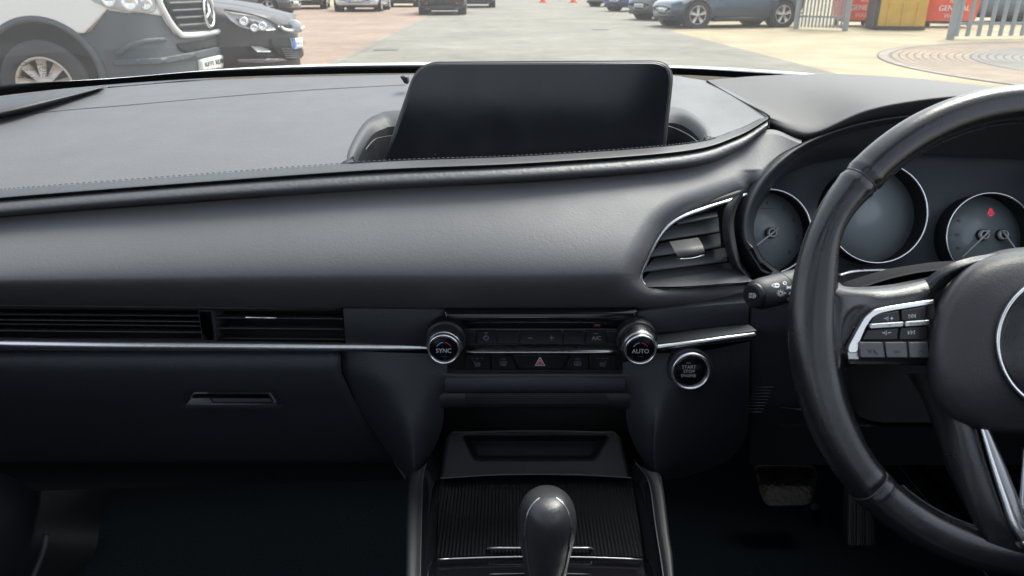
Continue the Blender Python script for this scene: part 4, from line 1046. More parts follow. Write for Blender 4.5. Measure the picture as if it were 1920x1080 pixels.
# side walls, gloss strips and padded rails
for s in (0, 1):
    def mm(x): return x if s == 0 else x
    if s == 0:
        gl = [(830, 812), (826, 893), (821, 990), (818, 1080), (812, 1200)]; go = [(799, 872), (793, 900), (790, 990), (788, 1080), (784, 1200)]
        ro = [(768, 893), (764, 930), (761, 1000), (760, 1080), (756, 1200)]
    else:
        gl = [(1168, 815), (1183, 893), (1200, 990), (1211, 1080), (1224, 1200)]; go = [(1192, 870), (1216, 905), (1229, 990), (1243, 1080), (1256, 1200)]
        ro = [(1240, 895), (1246, 930), (1256, 1010), (1262, 1055), (1270, 1200)]
    rz = .02
    A = [onz(x, y, -.002) for x, y in gl]; A2 = [onz(x, y, rz*.6) for x, y in [(a[0]*.5+c[0]*.5, a[1]) for a, c in zip(gl, go)]]; B = [onz(x, y, rz) for x, y in go]
    obj('gloss_strip', net([A, A2, B], 5, 3, conv=False), M['gloss'], con)
    obj('rail_trim', tube(catmull([v+Vector((0, 0, .0015)) for v in B], 6), .0006, n=6), M['dim'], con)
    C_ = [onz((a[0]+c[0])/2, (a[1]+c[1])/2, rz+.006) for a, c in zip(go, ro)]; E = [onz(x, y, rz) for x, y in ro]; E2 = [v+Vector((0, 0, -.05)) for v in E]; E3 = [v+Vector(((-.01 if s == 0 else .01), 0, -.28)) for v in E]
    B_ = [v+Vector((0, 0, .001)) for v in B]
    obj('padded_rail', net([B_, C_, E, E2, E3], 5, 4, conv=False), M['rail'], con)
    b = new(); pts = catmull([v+Vector((.0015 if s == 0 else -.0015, 0, .0022)) for v in E], 40)
    for i in range(0, len(pts)-3, 3): add_tube(b, [pts[i], (pts[i]+pts[i+2])/2+Vector((0, 0, .0005)), pts[i+2]], .00055, n=4)
    obj('rail_stitching', b, M['thread'], con)
# gear selector
gs = thing('gear_selector', 'black leather gear knob with silver seams standing on the centre console', 'gear knob', (P(1026, 1000, .57).x, .57, .56))
gx = P(1026, 1000, .57).x; ztop = P(1025, 916, .56).z - .022
prof = [(.0001, .004), (.008, .0035), (.0145, .000), (.0200, -.007), (.0235, -.016), (.0250, -.027), (.0252, -.038), (.0238, -.051), (.0212, -.066), (.0185, -.082), (.0172, -.10), (.0165, -.13), (.016, -.17)]
pz = [p[1] for p in prof][::-1]; pr = [p[0]*(1.19 if p[1] > -.07 else 1.19+(p[1]+.07)*1.2) for p in prof][::-1]
b = new(); rows = []
zs = [.004*(1-(k/10)**2)-.000*k if k <= 0 else None for k in range(1)]
NZ = 70
def grad(h): return sinterp(h, pz, pr)
def kpt(h, t, grow=0):
    r_ = grad(h)+grow; x = sin(t)*r_; y = -cos(t)*r_*1.22
    # crown tips back and the shaft leans a little
    return Vector((gx+x, .578+y-.10*h*.3, ztop+h - .10*y*(1 if h > -.06 else .3)))
prq = [(p[0]*(1.13 if p[1] > -.05 else 1.13-(p[1]+.05)*1.6), p[1]) for p in [(.0001, .0030), (.0060, .0025), (.0120, .0007), (.0170, -.0030), (.0212, -.0095), (.0238, -.018), (.0250, -.028), (.0250, -.039), (.0236, -.052), (.0210, -.067), (.0185, -.083), (.0172, -.10), (.0165, -.13), (.016, -.17)]]
hr_ = [(p.x, p.y) for p in catmull([Vector((a_, b_, 0)) for a_, b_ in prq], 6)]
def kpt(h, t, grow=0):
    r_ = h[0]+grow; h = h[1]; x = sin(t)*r_; y = -cos(t)*r_*1.2
    return Vector((gx+x, .578+y-.03*h, ztop+h - .10*y*(1 if h > -.06 else .3)))
rows = [[kpt(h, 2*pi*i/96) for i in range(96)] for h in hr_]
add_grid(b, rows, closed_u=True)
obj('knob', b, mat('knob_leather', (.032, .033, .036), .28, bump=('leather', 900, .25, .0005), vary=.1, vscale=40), gs)
for s in (-1, 1):
    obj('knob_seam', tube([kpt(h, s*(.80+.15*smooth(-.04, .0, h[1])), grow=.0002) for h in hr_[8:]], .0009, n=6), M['satin'], gs)
obj('knob_button', prism(rounded([(977, 1015), (981, 1015), (984, 1035), (979, 1032)], 2), Surf(lambda x, y: .57), .003, -.01), M['satin'], gs)

# ================================================================ PEDALS
bp_ = thing('brake_pedal', 'wide dark brake pedal with worn textured rubber face in the footwell', 'pedal', tuple(P(1475, 910, 1.02)))
BPp = Plane(P(1475, 910, 1.02), (0, -.8, .6))
pp = rounded([(1416, 872), (1530, 874), (1533, 905), (1520, 948), (1434, 950), (1420, 915)], 14)
M['pedal'] = mat('pedal_rubber', (.011, .0115, .0125), .75, spec=.2, bump=('leather', 130, .8, .004), vary=.35, vscale=30)
obj('pedal_face', prism(pp, BPp, .004, -.012, bev=1.2), M['pedal'], bp_)
obj('pedal_arm', tube([P(1528, 950, 1.05), P(1545, 1000, 1.07), P(1560, 1075, 1.08), P(1568, 1140, 1.09)], .008, n=8), M['pedal'], bp_)
ap = thing('accelerator_pedal', 'tall narrow dark accelerator pedal right of the brake pedal', 'pedal', tuple(P(1615, 1000, 1.0)))
APp = Plane(P(1615, 1000, 1.0), (0, -.85, .5))
b = prism(rounded([(1590, 900), (1638, 905), (1642, 1060), (1660, 1120), (1582, 1120), (1588, 1040)], 8), APp, .004, -.014, bev=3)
for k in range(5): add_prism(b, rrect(1597+k*8.4, 915, 1601+k*8.4, 1036, 1.5), APp, .006, .003)
obj('pedal_face', b, mat('pedal_rib', (.03, .031, .033), .5), ap)
obj('pedal_foot', prism(rounded([(1586, 1062), (1600, 1054), (1640, 1056), (1668, 1130), (1580, 1130)], 8), APp, .012, .002, bev=3), M['hard'], ap)
# footwell: carpet, kick panels, sill strip
fw = thing('footwell_lining', 'dark moulded footwell carpet and kick panels under the dashboard', 'carpet', (0, 1.2, .3))
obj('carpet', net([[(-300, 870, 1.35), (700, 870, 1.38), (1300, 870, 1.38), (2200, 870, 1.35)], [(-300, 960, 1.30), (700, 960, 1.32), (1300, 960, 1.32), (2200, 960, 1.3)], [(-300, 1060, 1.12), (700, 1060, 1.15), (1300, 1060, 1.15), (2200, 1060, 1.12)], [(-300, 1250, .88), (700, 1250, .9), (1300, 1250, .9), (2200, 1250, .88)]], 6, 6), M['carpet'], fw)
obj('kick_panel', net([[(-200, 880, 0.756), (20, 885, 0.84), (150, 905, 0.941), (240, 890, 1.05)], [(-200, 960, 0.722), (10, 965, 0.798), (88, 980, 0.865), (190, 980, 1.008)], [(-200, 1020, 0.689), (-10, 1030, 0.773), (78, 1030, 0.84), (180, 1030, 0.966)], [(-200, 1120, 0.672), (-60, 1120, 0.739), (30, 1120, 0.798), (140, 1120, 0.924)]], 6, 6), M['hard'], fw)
# left-hand door edge running down to the sill: paler edge tube
obj('sill_edge', tube(catmull([P(87, 1000, 0.84), P(82, 1030, 0.827), P(72, 1058, 0.815), P(56, 1095, 0.798)], 5), .004, n=8), M['soft'], fw)
obj('tunnel_side', net([[(300, 905, 1.25), (300, 1000, 1.15), (300, 1200, .95)], [(262, 910, 1.2), (255, 1000, 1.1), (230, 1200, .9)]], 5, 3), M['carpet'], fw)
# ================================================================ OUTSIDE
def gmat(name, c1, c2, scale, bump=.3, bscale=60, stains=0.25, bricks=None, rings=None, rough=.85):
    m = bpy.data.materials.new(name); m.use_nodes = True; n = m.node_tree.nodes; l = m.node_tree.links; b = n['Principled BSDF']
    b.inputs['Roughness'].default_value = rough; b.inputs['Specular IOR Level'].default_value = .3
    g = n.new('ShaderNodeNewGeometry')
    def noise(s, d=6): t = n.new('ShaderNodeTexNoise'); t.inputs['Scale'].default_value = s; t.inputs['Detail'].default_value = d; l.new(g.outputs['Position'], t.inputs['Vector']); return t
    a = noise(scale); mx = n.new('ShaderNodeMix'); mx.data_type = 'RGBA'; mx.inputs['A'].default_value = (*c1, 1); mx.inputs['B'].default_value = (*c2, 1)
    mr = n.new('ShaderNodeMapRange'); mr.inputs['From Min'].default_value = .35; mr.inputs['From Max'].default_value = .65
    l.new(a.outputs['Fac'], mr.inputs['Value']); l.new(mr.outputs['Result'], mx.inputs['Factor']); out = mx.outputs['Result']
    def mult(out, fac_out, lo, hi, f0=.3, f1=.7):
        r = n.new('ShaderNodeMapRange'); r.inputs['From Min'].default_value = f0; r.inputs['From Max'].default_value = f1; r.inputs['To Min'].default_value = lo; r.inputs['To Max'].default_value = hi
        l.new(fac_out, r.inputs['Value']); v = n.new('ShaderNodeVectorMath'); v.operation = 'SCALE'; l.new(out, v.inputs[0]); l.new(r.outputs['Result'], v.inputs['Scale']); return v.outputs[0]
    out = mult(out, noise(.45, 3).outputs['Fac'], 1-stains, 1+stains*.5)
    out = mult(out, noise(35, 4).outputs['Fac'], .86, 1.12)
    if bricks:
        t = n.new('ShaderNodeTexBrick'); t.inputs['Scale'].default_value = 1; t.inputs['Brick Width'].default_value = .2; t.inputs['Row Height'].default_value = .1; t.inputs['Mortar Size'].default_value = .006
        t.inputs['Color1'].default_value = (1, 1, 1, 1); t.inputs['Color2'].default_value = (.8, .8, .8, 1); t.inputs['Mortar'].default_value = (.45, .42, .4, 1)
        l.new(g.outputs['Position'], t.inputs['Vector']); v = n.new('ShaderNodeMix'); v.data_type = 'RGBA'; v.blend_type = 'MULTIPLY'; v.inputs['Factor'].default_value = 1
        l.new(out, v.inputs['A']); l.new(t.outputs['Color'], v.inputs['B']); out = v.outputs['Result']
    if rings:
        cx, cy, step = rings
        s = n.new('ShaderNodeVectorMath'); s.operation = 'SUBTRACT'; s.inputs[1].default_value = (cx, cy, 0); l.new(g.outputs['Position'], s.inputs[0])
        ln = n.new('ShaderNodeVectorMath'); ln.operation = 'LENGTH'; l.new(s.outputs[0], ln.inputs[0])
        d = n.new('ShaderNodeMath'); d.operation = 'DIVIDE'; d.inputs[1].default_value = step; l.new(ln.outputs['Value'], d.inputs[0])
        fr = n.new('ShaderNodeMath'); fr.operation = 'FRACT'; l.new(d.outputs[0], fr.inputs[0])
        cr = n.new('ShaderNodeValToRGB'); e = cr.color_ramp.elements; e[0].position = .0; e[0].color = (.28, .25, .23, 1); e[1].position = .34; e[1].color = (1, 1, 1, 1)
        l.new(fr.outputs[0], cr.inputs['Fac']); v = n.new('ShaderNodeMix'); v.data_type = 'RGBA'; v.blend_type = 'MULTIPLY'; v.inputs['Factor'].default_value = 1
        l.new(out, v.inputs['A']); l.new(cr.outputs['Color'], v.inputs['B']); out = v.outputs['Result']
    l.new(out, b.inputs['Base Color'])
    bp = n.new('ShaderNodeBump'); bp.inputs['Strength'].default_value = bump; bp.inputs['Distance'].default_value = .01; l.new(noise(bscale).outputs['Fac'], bp.inputs['Height']); l.new(bp.outputs[0], b.inputs['Normal'])
    return m
def sheet(name, poly, z, m):
    b = new(); vs2 = [b.verts.new((x, y, z)) for x, y in poly]; fill(b, vs2); return tagp(obj(name, b, m, smoothf=False), kind='structure')
def gxy(px, py): p = G(px, py); return (p.x, p.y)
gm = gmat('sandy_concrete', (.285, .232, .142), (.355, .298, .195), 1.2, stains=.25)
sheet('ground', [(-300, -60), (300, -60), (300, 500), (-300, 500)], 0, gm)
a0, a1 = gxy(637, 118), gxy(800, 33); r0, r1 = gxy(1556, 135), gxy(1256, 58)
def ext(p, q, y): t = (y-p[1])/(q[1]-p[1]); return (p[0]+(q[0]-p[0])*t, y)
l_near, l_far = ext(a0, a1, -3), a1
road = gmat('worn_asphalt', (.170, .158, .130), (.212, .20, .168), 2.5, stains=.22)
sheet('road', [l_near, ext(a0, a1, 60), ext(a0, a1, 160), (ext(a0, a1, 160)[0]+22, 160), (r1[0]+9, 62), (r1[0]+4, r1[1]+8), r1, ext(r0, r1, 6), ext(r0, r1, 3)], .004, road)
brick = gmat('brick_paving', (.285, .200, .148), (.335, .242, .185), 1.5, bricks=True, stains=.2)
sheet('pavement', [(-60, -3), (l_near[0]-.02, -3), (ext(a0, a1, 44)[0]-.02, 44), (-60, 44)], .004, brick)
# flush pale kerb along the brick edge
kb = new(); p0, p1 = ext(a0, a1, -3), ext(a0, a1, 44); W_ = .12
vs3 = [kb.verts.new((p0[0]-.14, p0[1], .008)), kb.verts.new((p0[0], p0[1], .008)), kb.verts.new((p1[0], p1[1], .008)), kb.verts.new((p1[0]-.14, p1[1], .008))]; kb.faces.new(vs3)
tagp(obj('kerb', kb, gmat('kerb_stone', (.20, .17, .14), (.25, .22, .18), 2), smoothf=False), kind='structure')
pk = gxy(640, 44), gxy(800, 50)
# round paving
ccx, ccy, RR = 11.1, 10.9, 5.42
b = new()
ring = [b.verts.new((ccx+RR*cos(2*pi*k/160), ccy+RR*sin(2*pi*k/160), .006)) for k in range(160)]; b.faces.new(ring)
tagp(obj('circular_paving', b, gmat('ring_bricks', (.24, .18, .13), (.30, .235, .175), 3, rings=(ccx, ccy, .118), stains=.15), smoothf=False), kind='structure')
b = new(); add_grid(b, [[Vector((ccx+q*cos(2*pi*k/160), ccy+q*sin(2*pi*k/160), .010)) for k in range(160)] for q in (RR-.20, RR)], closed_u=True)
tagp(obj('circle_border', b, gmat('border_bricks', (.22, .19, .16), (.30, .26, .22), 4, rings=(ccx, ccy, .2)), smoothf=False), kind='structure')
b = new(); ring = [b.verts.new((ccx+4.05*cos(2*pi*k/120), ccy+4.05*sin(2*pi*k/120), .010)) for k in range(120)]; b.faces.new(ring)
tagp(obj('circle_centre', b, gmat('grey_setts', (.18, .17, .15), (.22, .21, .19), 3, rings=(ccx, ccy, .118)), smoothf=False), kind='structure')
# drain covers
for i, (px_, py_) in enumerate([(725, 94), (1125, 56)]):
    p = G(px_, py_); b = new(); add_box(b, (p.x, p.y, .009), (.42, .34, .006))
    for k in range(4): add_box(b, (p.x-.14+k*.09, p.y, .0135), (.04, .26, .003))
    tagp(obj('drain_cover', b, mat('cast_iron', (.09, .085, .08), .7), smoothf=False), ['dark drain cover in the grey road beside the brick paving', 'far dark drain cover in the road ahead of the parked cars'][i], 'drain cover', 'drain covers in the road')

# ---- parked cars
M['tyre'] = mat('tyre', (.03, .03, .031), .8)
M['rimm'] = mat('alloy_rim', (.55, .53, .50), .35, metal=.7)
M['archm'] = mat('arch_black', (.008, .008, .008), .9)
M['lamp'] = mat('lamp_lens', (.38, .40, .42), .15, coat=.6)
M['tail'] = mat('tail_lens', (.55, .02, .03), .15, coat=1)
M['plate'] = mat('number_plate', (.72, .73, .70), .4); M['platey'] = mat('yellow_number_plate', (.75, .58, .08), .4); M['ink'] = mat('plate_ink', (.02, .02, .02), .5)
M['carglass'] = mat('car_glass', (.012, .014, .016), .05, coat=.5)
M['trimb'] = mat('car_black_trim', (.022, .023, .025), .5)
def paint(name, c, rough=.25): return mat(name, c, rough, metal=.15, coat=.8)
def wheel_at(par, x, y, s, r, w=.22, spokes=5):
    """wheel with its axle along local y; s = +1/-1 is the outer side"""
    ax = Vector((0, s, 0)); c = Vector((x, y, r))
    wo = thing('wheel', None, None); wo.parent = par
    obj('tyre', lathe([(r*.66, -w), (r*.96, -w), (r, -w*.9), (r, -.03), (r*.97, -.004), (r*.90, .004), (r*.74, .004), (r*.68, -.004), (r*.66, -.02)], c, ax, 40), M['tyre'], wo, world=False)
    b = new(); add_lathe(b, [(r*.69, -.02), (r*.69, .003), (r*.655, .005), (r*.64, -.008), (r*.62, -.03)], c, ax, 40)
    add_lathe(b, [(r*.16, -.04), (r*.15, .000), (r*.08, .003), (.0001, .003)], c, ax, 20)
    for k in range(spokes):
        a = 2*pi*k/spokes+.3; d = Vector((cos(a), 0, sin(a))); q = Vector((-sin(a), 0, cos(a)))
        wd0, wd1 = r*(.42/spokes), r*(.75/spokes)
        A = [c+d*r*.10-q*wd0+ax*-.004, c+d*r*.10+q*wd0+ax*-.004, c+d*r*.66+q*wd1+ax*.001, c+d*r*.66-q*wd1+ax*.001]
        v1 = [b.verts.new(p) for p in A]; v2 = [b.verts.new(p-ax*.03) for p in A]; b.faces.new(v1)
        for i in range(4): b.faces.new((v1[i], v1[(i+1) % 4], v2[(i+1) % 4], v2[i]))
    obj('rim', b, M['rimm'], wo, world=False, angle=30)
    obj('brake', lathe([(r*.62, -.06), (.0001, -.06)], c, ax, 24), M['archm'], wo, world=False)
    return wo
class Loc:
    """maps front/rear face coordinates (y across, z up) to a car's local frame at x from a curve"""
    def __init__(s, fx, sgn): s.fx = fx; s.sgn = sgn; s.n = Vector((sgn, 0, 0))
    def at(s, y, z, off=0): return Vector((s.fx(y, -z)+s.sgn*off, y, -z))
def build_car(label, loc, head, m, cat='car', group=None, L=4.4, Wd=1.82, Hh=1.5, wr=.33, front='plain', plate='AB', name='parked_car', plate_m='plate', spokes=5, eu=None, trim=False, tailz=None, suv=False):
    """car in its own frame: +x forward, wheels on z=0; head = heading angle from world +X"""
    t = thing(name, label, cat, (loc[0], loc[1], 0), head, group)
    hw = Wd/2; x1 = L/2; x0 = -L/2; sill = .20 if not suv else .28
    hood_z = .92 if suv else .80; belt = .98 if suv else .90
    st = [(x0, .80, .55, .92), (x0+.04, .90, .45, 1.0), (x0+.20, .97, .30, 1.06), (x0+.7, 1, sill+.03, 1.05), (x0+1.4, 1, sill, 1.0), (0, 1, sill, .98), (x1-1.45, 1, sill, .96), (x1-1.0, .99, sill+.01, .93), (x1-.45, .95, .24, .86), (x1-.15, .86, .26, .76), (x1-.03, .74, .30, .68), (x1, .66, .36, .60)]
    rows = []
    for x, wf, zb, zt in st:
        z1 = zt*(belt/.98); w_ = hw*wf; r = []
        prof = [(0, zb), (.55, zb-.005), (.88, zb+.01), (.97, zb+.10), (1.0, zb+(z1-zb)*.40), (.99, zb+(z1-zb)*.62), (.965, zb+(z1-zb)*.80), (.90, z1-.035), (.76, z1-.004), (.4, z1+.022), (0, z1+.03)]
        rg = [Vector((x, w_*a, z)) for a, z in prof]; r = rg+[Vector((x, -v.y, v.z)) for v in reversed(rg[1:-1])]
        rows.append(r)
    C = [catmull([row[k] for row in rows], 4) for k in range(len(rows[0]))]
    R2 = [[C[k][i] for k in range(len(C))] for i in range(len(C[0]))]
    R3 = [catmull(r, 2, closed=True) for r in R2]
    b = new(); v = add_grid(b, R3, closed_u=True)
    b.faces.new(v[0]); b.faces.new(list(reversed(v[-1])))
    obj('body', b, m, t, world=False)
    # glasshouse and roof
    gh = [(x0+.12, .86, 1.03), (x0+.6, .80, Hh-.06), (x0+1.2, .78, Hh), (.1, .78, Hh), (x1-1.95, .78, Hh-.08), (x1-1.15, .86, .93)]
    rows = []
    for x, wf, zt in gh:
        zt2 = max(zt, .95); rows.append([Vector((x, s*hw*wf*q, z)) for s, q, z in ((-1, 1.1, .90), (-1, .97, .90+(zt2-.9)*.6), (-1, .86, zt2-.01), (1, 0, zt2+.02), (1, .86, zt2-.01), (1, .97, .90+(zt2-.9)*.6), (1, 1.1, .90))])
    obj('windows', net(rows, 3, 3, conv=False), M['carglass'], t, world=False)
    b = new(); add_grid(b, [[Vector((x, hw*.72*s, z+.024)) for s in (-1, -.5, 0, .5, 1)] for x, z in ((x0+.55, Hh-.10), (x0+1.2, Hh-.005), (.1, Hh-.005), (x1-1.9, Hh-.09))]); obj('roof', b, m, t, world=False)
    wb = .31*L
    for sx_ in (1, -1):
        for s in (1, -1):
            xx = sx_*wb + (.02*L if sx_ > 0 else -.01*L); 
            obj('wheel_arch', lathe([(wr*1.17, -.30), (wr*1.17, .006), (wr*1.10, .010), (wr*1.06, .004), (wr*1.05, -.28), (.0001, -.28)], Vector((xx, s*(hw-.012), wr+.01)), Vector((0, s, 0)), 40), M['trimb'] if (suv or trim) else M['archm'], t, world=False)
            b = new(); add_lathe(b, [(wr*1.06, .0065), (.0001, .0065)], Vector((xx, s*(hw-.012), wr+.01)), Vector((0, s, 0)), 40); obj('arch_liner', b, M['archm'], t, world=False)
            wheel_at(t, xx, s*(hw-.01+.012), s, wr, spokes=spokes)
    # lower trim
    b = new(); add_box(b, (0, 0, sill+.03), (L*.40, Wd*.985+.03, .11)); obj('sill_trim', b, M['trimb'], t, world=False)
    b = new(); add_box(b, (x1-.5, 0, .245), (.86, Wd*.84, .12)); add_box(b, (x0+.5, 0, .26), (.9, Wd*.86, .12)); bmesh.ops.bevel(b, geom=b.edges[:], offset=.04, segments=2, affect='EDGES'); obj('bumper_trim', b, M['trimb'], t, world=False)
    # front face details, set on a curved face
    def fx(y, z): return x1+.012 - .34*abs(y/hw)**2.6 - max(0, (z-.55))*.25 - max(0, .35-z)*.2 - .02
    FS_ = Loc(fx, 1)
    def fp(nm, poly, mm, f=.012, bk=-.08, bev=0): return obj(nm, prism([(y, -z) for y, z in poly], FS_, f, bk), mm, t, world=False)
    gwid = hw*.52
    fp('grille', [(-gwid, .66), (gwid, .66), (gwid*.92, .54), (gwid*.7, .49), (-gwid*.7, .49), (-gwid*.92, .54)], M['archm'])
    if front in ('chrome', 'u'):
        b = new(); pth = [(-gwid*1.02, .67), (-gwid*.94, .54), (-gwid*.70, .48), (0, .475), (gwid*.70, .48), (gwid*.94, .54), (gwid*1.02, .67)]
        add_tube(b, catmull([FS_.at(y, -z, .02) for y, z in pth], 4), .022, n=8); obj('grille_surround', b, M['chrome'] if front == 'chrome' else m, t, world=False)
    fp('lower_intake', [(-hw*.55, .40), (hw*.55, .40), (hw*.45, .27), (-hw*.45, .27)], M['archm'])
    for s in (1, -1):
        fp('headlight', [(s*hw*.56, .66), (s*hw*.88, .73), (s*hw*.97, .74), (s*hw*.90, .62), (s*hw*.60, .58)], M['lamp'], .02)
        fp('fog_lamp', [(s*hw*.62, .40), (s*hw*.84, .42), (s*hw*.80, .33), (s*hw*.64, .31)], M['trimb'], .012)
    pz_ = .46
    po = fp('number_plate', [(-.26, pz_+.055), (.26, pz_+.055), (.26, pz_-.055), (-.26, pz_-.055)], M['plate'], .035, -.02)
    b = new(); tb = Loc(fx, 1); add_text(b, plate, 0, -pz_, .085, tb, .038, wx=-.95 if False else .95); obj('plate_text', b, M['ink'], t, smoothf=False, world=False)
    if eu:
        fp('plate_band', [(-.26, pz_+.055), (-.215, pz_+.055), (-.215, pz_-.055), (-.26, pz_-.055)], mat('plate_band_colour', eu, .4), .0365, .03)
    # rear
    def rx(y, z): return x0-.012+.22*abs(y/hw)**2.6+max(0, z-.8)*.3
    RS = Loc(rx, -1)
    def rp(nm, poly, mm, f=.012, bk=-.08): return obj(nm, prism([(y, -z) for y, z in poly], RS, f, bk), mm, t, world=False)
    for s in (1, -1):
        rp('tail_light', [(s*hw*.60, .86), (s*hw*.95, .88), (s*hw*.95, .76), (s*hw*.62, .76)], M['tail'], .02)
        rp('rear_reflector', [(s*hw*.58, .46), (s*hw*.84, .47), (s*hw*.84, .40), (s*hw*.58, .40)], M['tail'], .02)
        rp('exhaust', [(s*hw*.50, .26), (s*hw*.70, .26), (s*hw*.70, .19), (s*hw*.50, .19)], M['dim'], .03)
    rp('rear_diffuser', [(-hw*.8, .36), (hw*.8, .36), (hw*.72, .18), (-hw*.72, .18)], M['trimb'], .014)
    rp('rear_plate', [(-.26, .70), (.26, .70), (.26, .59), (-.26, .59)], M['platey'], .015)
    return t
PG = 'cars parked round the yard'
def car_at(px_, py_, **k):
    p = G(px_, py_); return build_car(loc=(p.x, p.y), **k)
def car_nose(px_, py_, rear=False, **k):
    p = G(px_, py_); L_ = k.get('L', 4.4)*.5; h_ = k['head']; s_ = 1 if rear else -1
    return build_car(loc=(p.x+s_*L_*cos(h_), p.y+s_*L_*sin(h_)), **k)
# blue hatchback, right; its near side faces us
w1 = G(1308, 53.5); w2 = G(1462, 51.5)
hd = math.atan2(w1.y-w2.y, w1.x-w2.x); ctr = (w1+w2)/2; nrm = Vector((-sin(hd), cos(hd), 0))
wbl = (w1-w2).length; print('wb', wbl, 'pos', w1, w2, 'head', math.degrees(hd))
side = 1 if nrm.y < 0 else -1
L_b = wbl/.63
cb = ctr - nrm*side*.90 - Vector((cos(hd), sin(hd), 0))*.005*L_b
build_car('metallic dark blue hatchback with star-spoke wheels parked before the grey fence', (cb.x, cb.y), hd, paint('dark_blue_paint', (.030, .052, .080)), group=PG, L=L_b, Wd=1.86, wr=.345, front='chrome', plate='LS71 FZD', eu=(.05, .35, .12), trim=True, spokes=5)
car_nose(1196, 38, label='dark grey car with white plate half hidden behind the blue hatchback', head=radians(205), m=paint('dark_grey_paint', (.06, .065, .07)), group=PG, plate='WR19 KXA', front='plain')
car_nose(1150, 22, label='bright blue car second from the far end of the right row', head=radians(215), m=paint('bright_blue_paint', (.03, .06, .22)), group=PG, plate='FV68 OJM', front='chrome')
car_nose(1115, 13, label='pale silver car at the far end of the right row', head=radians(218), m=paint('silver_paint', (.35, .36, .37)), group=PG, plate='YA66 HTN')
# left side cars beyond the van
car_nose(668, 23, label='white car facing us with wide black grille on the brick paving', head=radians(-88), m=paint('white_paint', (.72, .73, .74)), group=PG, L=4.6, Wd=2.0, front='u', plate='YK70 WZE', eu=(.05, .12, .5), wr=.34)
car_nose(575, 18, label='dark car between the white car and the black cars on the left', head=radians(-80), m=paint('black_paint', (.02, .02, .022)), group=PG, plate='MT17 RGE')
car_nose(752, 14, label='dark grey car half hidden between the white car and the black car', head=radians(-85), m=paint('charcoal_paint', (.05, .052, .055)), group=PG, plate='DN18 UYC')
car_nose(829, 29, rear=True, label='black estate car seen from behind on the left of the road', head=radians(93), m=paint('deep_black_paint', (.016, .016, .018)), group=PG, L=4.7, Wd=1.85, wr=.34, suv=True)
car_nose(895, 15, rear=True, label='mid grey car ahead of the black estate at the road edge', head=radians(92), m=paint('mid_grey_paint', (.14, .145, .15)), group=PG)
car_at(972, -17, label='farthest dark car beside the cones', head=radians(180), m=paint('far_black_paint', (.02, .02, .02)), group=PG)
# traffic cones
def cone(px_, label):
    p = G(px_, 5); t = thing('traffic_cone', label, 'cone', (p.x, p.y, 0), 0, 'orange cones far down the road')
    b = new(); add_box(b, (0, 0, .03), (.50, .50, .05)); obj('base', b, mat('cone_orange', (.75, .13, .03), .5), t, world=False, smoothf=False)
    obj('cone', lathe([(.19, .05), (.03, .75), (.0001, .755)], (0, 0, 0), (0, 0, 1), 20), mat('cone_orange_red', (.8, .14, .04), .5), t, world=False)
    obj('white_sleeve', lathe([(.136, .30), (.098, .46)], (0, 0, 0), (0, 0, 1), 20), M['plate'], t, world=False)
cone(1018, 'left orange traffic cone far down the road'); cone(1075, 'right orange traffic cone far down the road')

# ---- van and the dark hatchback beside it, on traced plan curves
def wallmap(plan):
    """plan: world (x, y) polyline of the vehicle's skin. Returns a sheet: pixel -> point on the upright skin"""
    class WM:
        n = Vector((0, -1, 0))
        def at(s, px_, py_, off=0.0):
            d = ray(px_, py_); best = None
            for i in range(len(plan)-1):
                x1_, y1_ = plan[i]; x2_, y2_ = plan[i+1]
                ex, ey = x2_-x1_, y2_-y1_; det = d.x*(-ey)+d.y*ex
                if abs(det) < 1e-9: continue
                tt = (x1_*(-ey)+y1_*ex)/det; uu = (d.x*y1_-d.y*x1_)/det
                # d*tt = p1 + e*uu
                if tt > 0 and -.0005 <= uu <= 1.0005 and (best is None or tt < best[0]): best = (tt, uu, i, ex, ey)
            if best is None:
                # past the silhouette: nearest sight line tangent
                q = min(plan, key=lambda p: abs(p[0]/p[1]-d.x/d.y)); tt = q[1]/d.y; nx, ny = d.x, d.y; L_ = math.hypot(nx, ny)
                return Vector((q[0], q[1], H+d.z*tt)) - Vector((nx/L_, ny/L_, 0))*off
            tt, uu, i, ex, ey = best; nn = Vector((ey, -ex, 0)).normalized()
            if nn.dot(Vector((d.x, d.y, 0))) > 0: nn = -nn
            return Vector((0, 0, H))+d*tt + nn*off
    return WM()
def plan_curve(W0_, hd_, pts): return [(p.x, p.y) for p in catmull([Vector((W0_[0]+f*cos(hd_)-l_*-sin(hd_)*1 if False else W0_[0]+f*cos(hd_)-l_*sin(hd_), W0_[1]+f*sin(hd_)+l_*cos(hd_), 0)) for f, l_ in pts], 6)]
def skin(bm_, poly, S, front=.01, back=-.02, step=9):
    """proud panel over a curved skin: triangulated finely so that it follows the curve"""
    xs = [p[0] for p in poly]; ys = [p[1] for p in poly]; b2 = bmesh.new()
    vs_ = [b2.verts.new((x, y, 0)) for x, y in poly]; fill(b2, vs_)
    for _ in range(4):
        es = [e for e in b2.edges if (e.verts[0].co-e.verts[1].co).length > step]
        if not es: break
        bmesh.ops.subdivide_edges(b2, edges=es, cuts=1); bmesh.ops.triangulate(b2, faces=b2.faces[:])
    mp = {}
    for v in b2.verts: mp[v] = (bm_.verts.new(S.at(v.co.x, v.co.y, front)), bm_.verts.new(S.at(v.co.x, v.co.y, back)))
    for f in b2.faces: bm_.faces.new([mp[v][0] for v in f.verts])
    for e in b2.edges:
        if len(e.link_faces) == 1:
            a, c = e.verts; bm_.faces.new((mp[a][0], mp[c][0], mp[c][1], mp[a][1]))
    b2.free(); return bm_
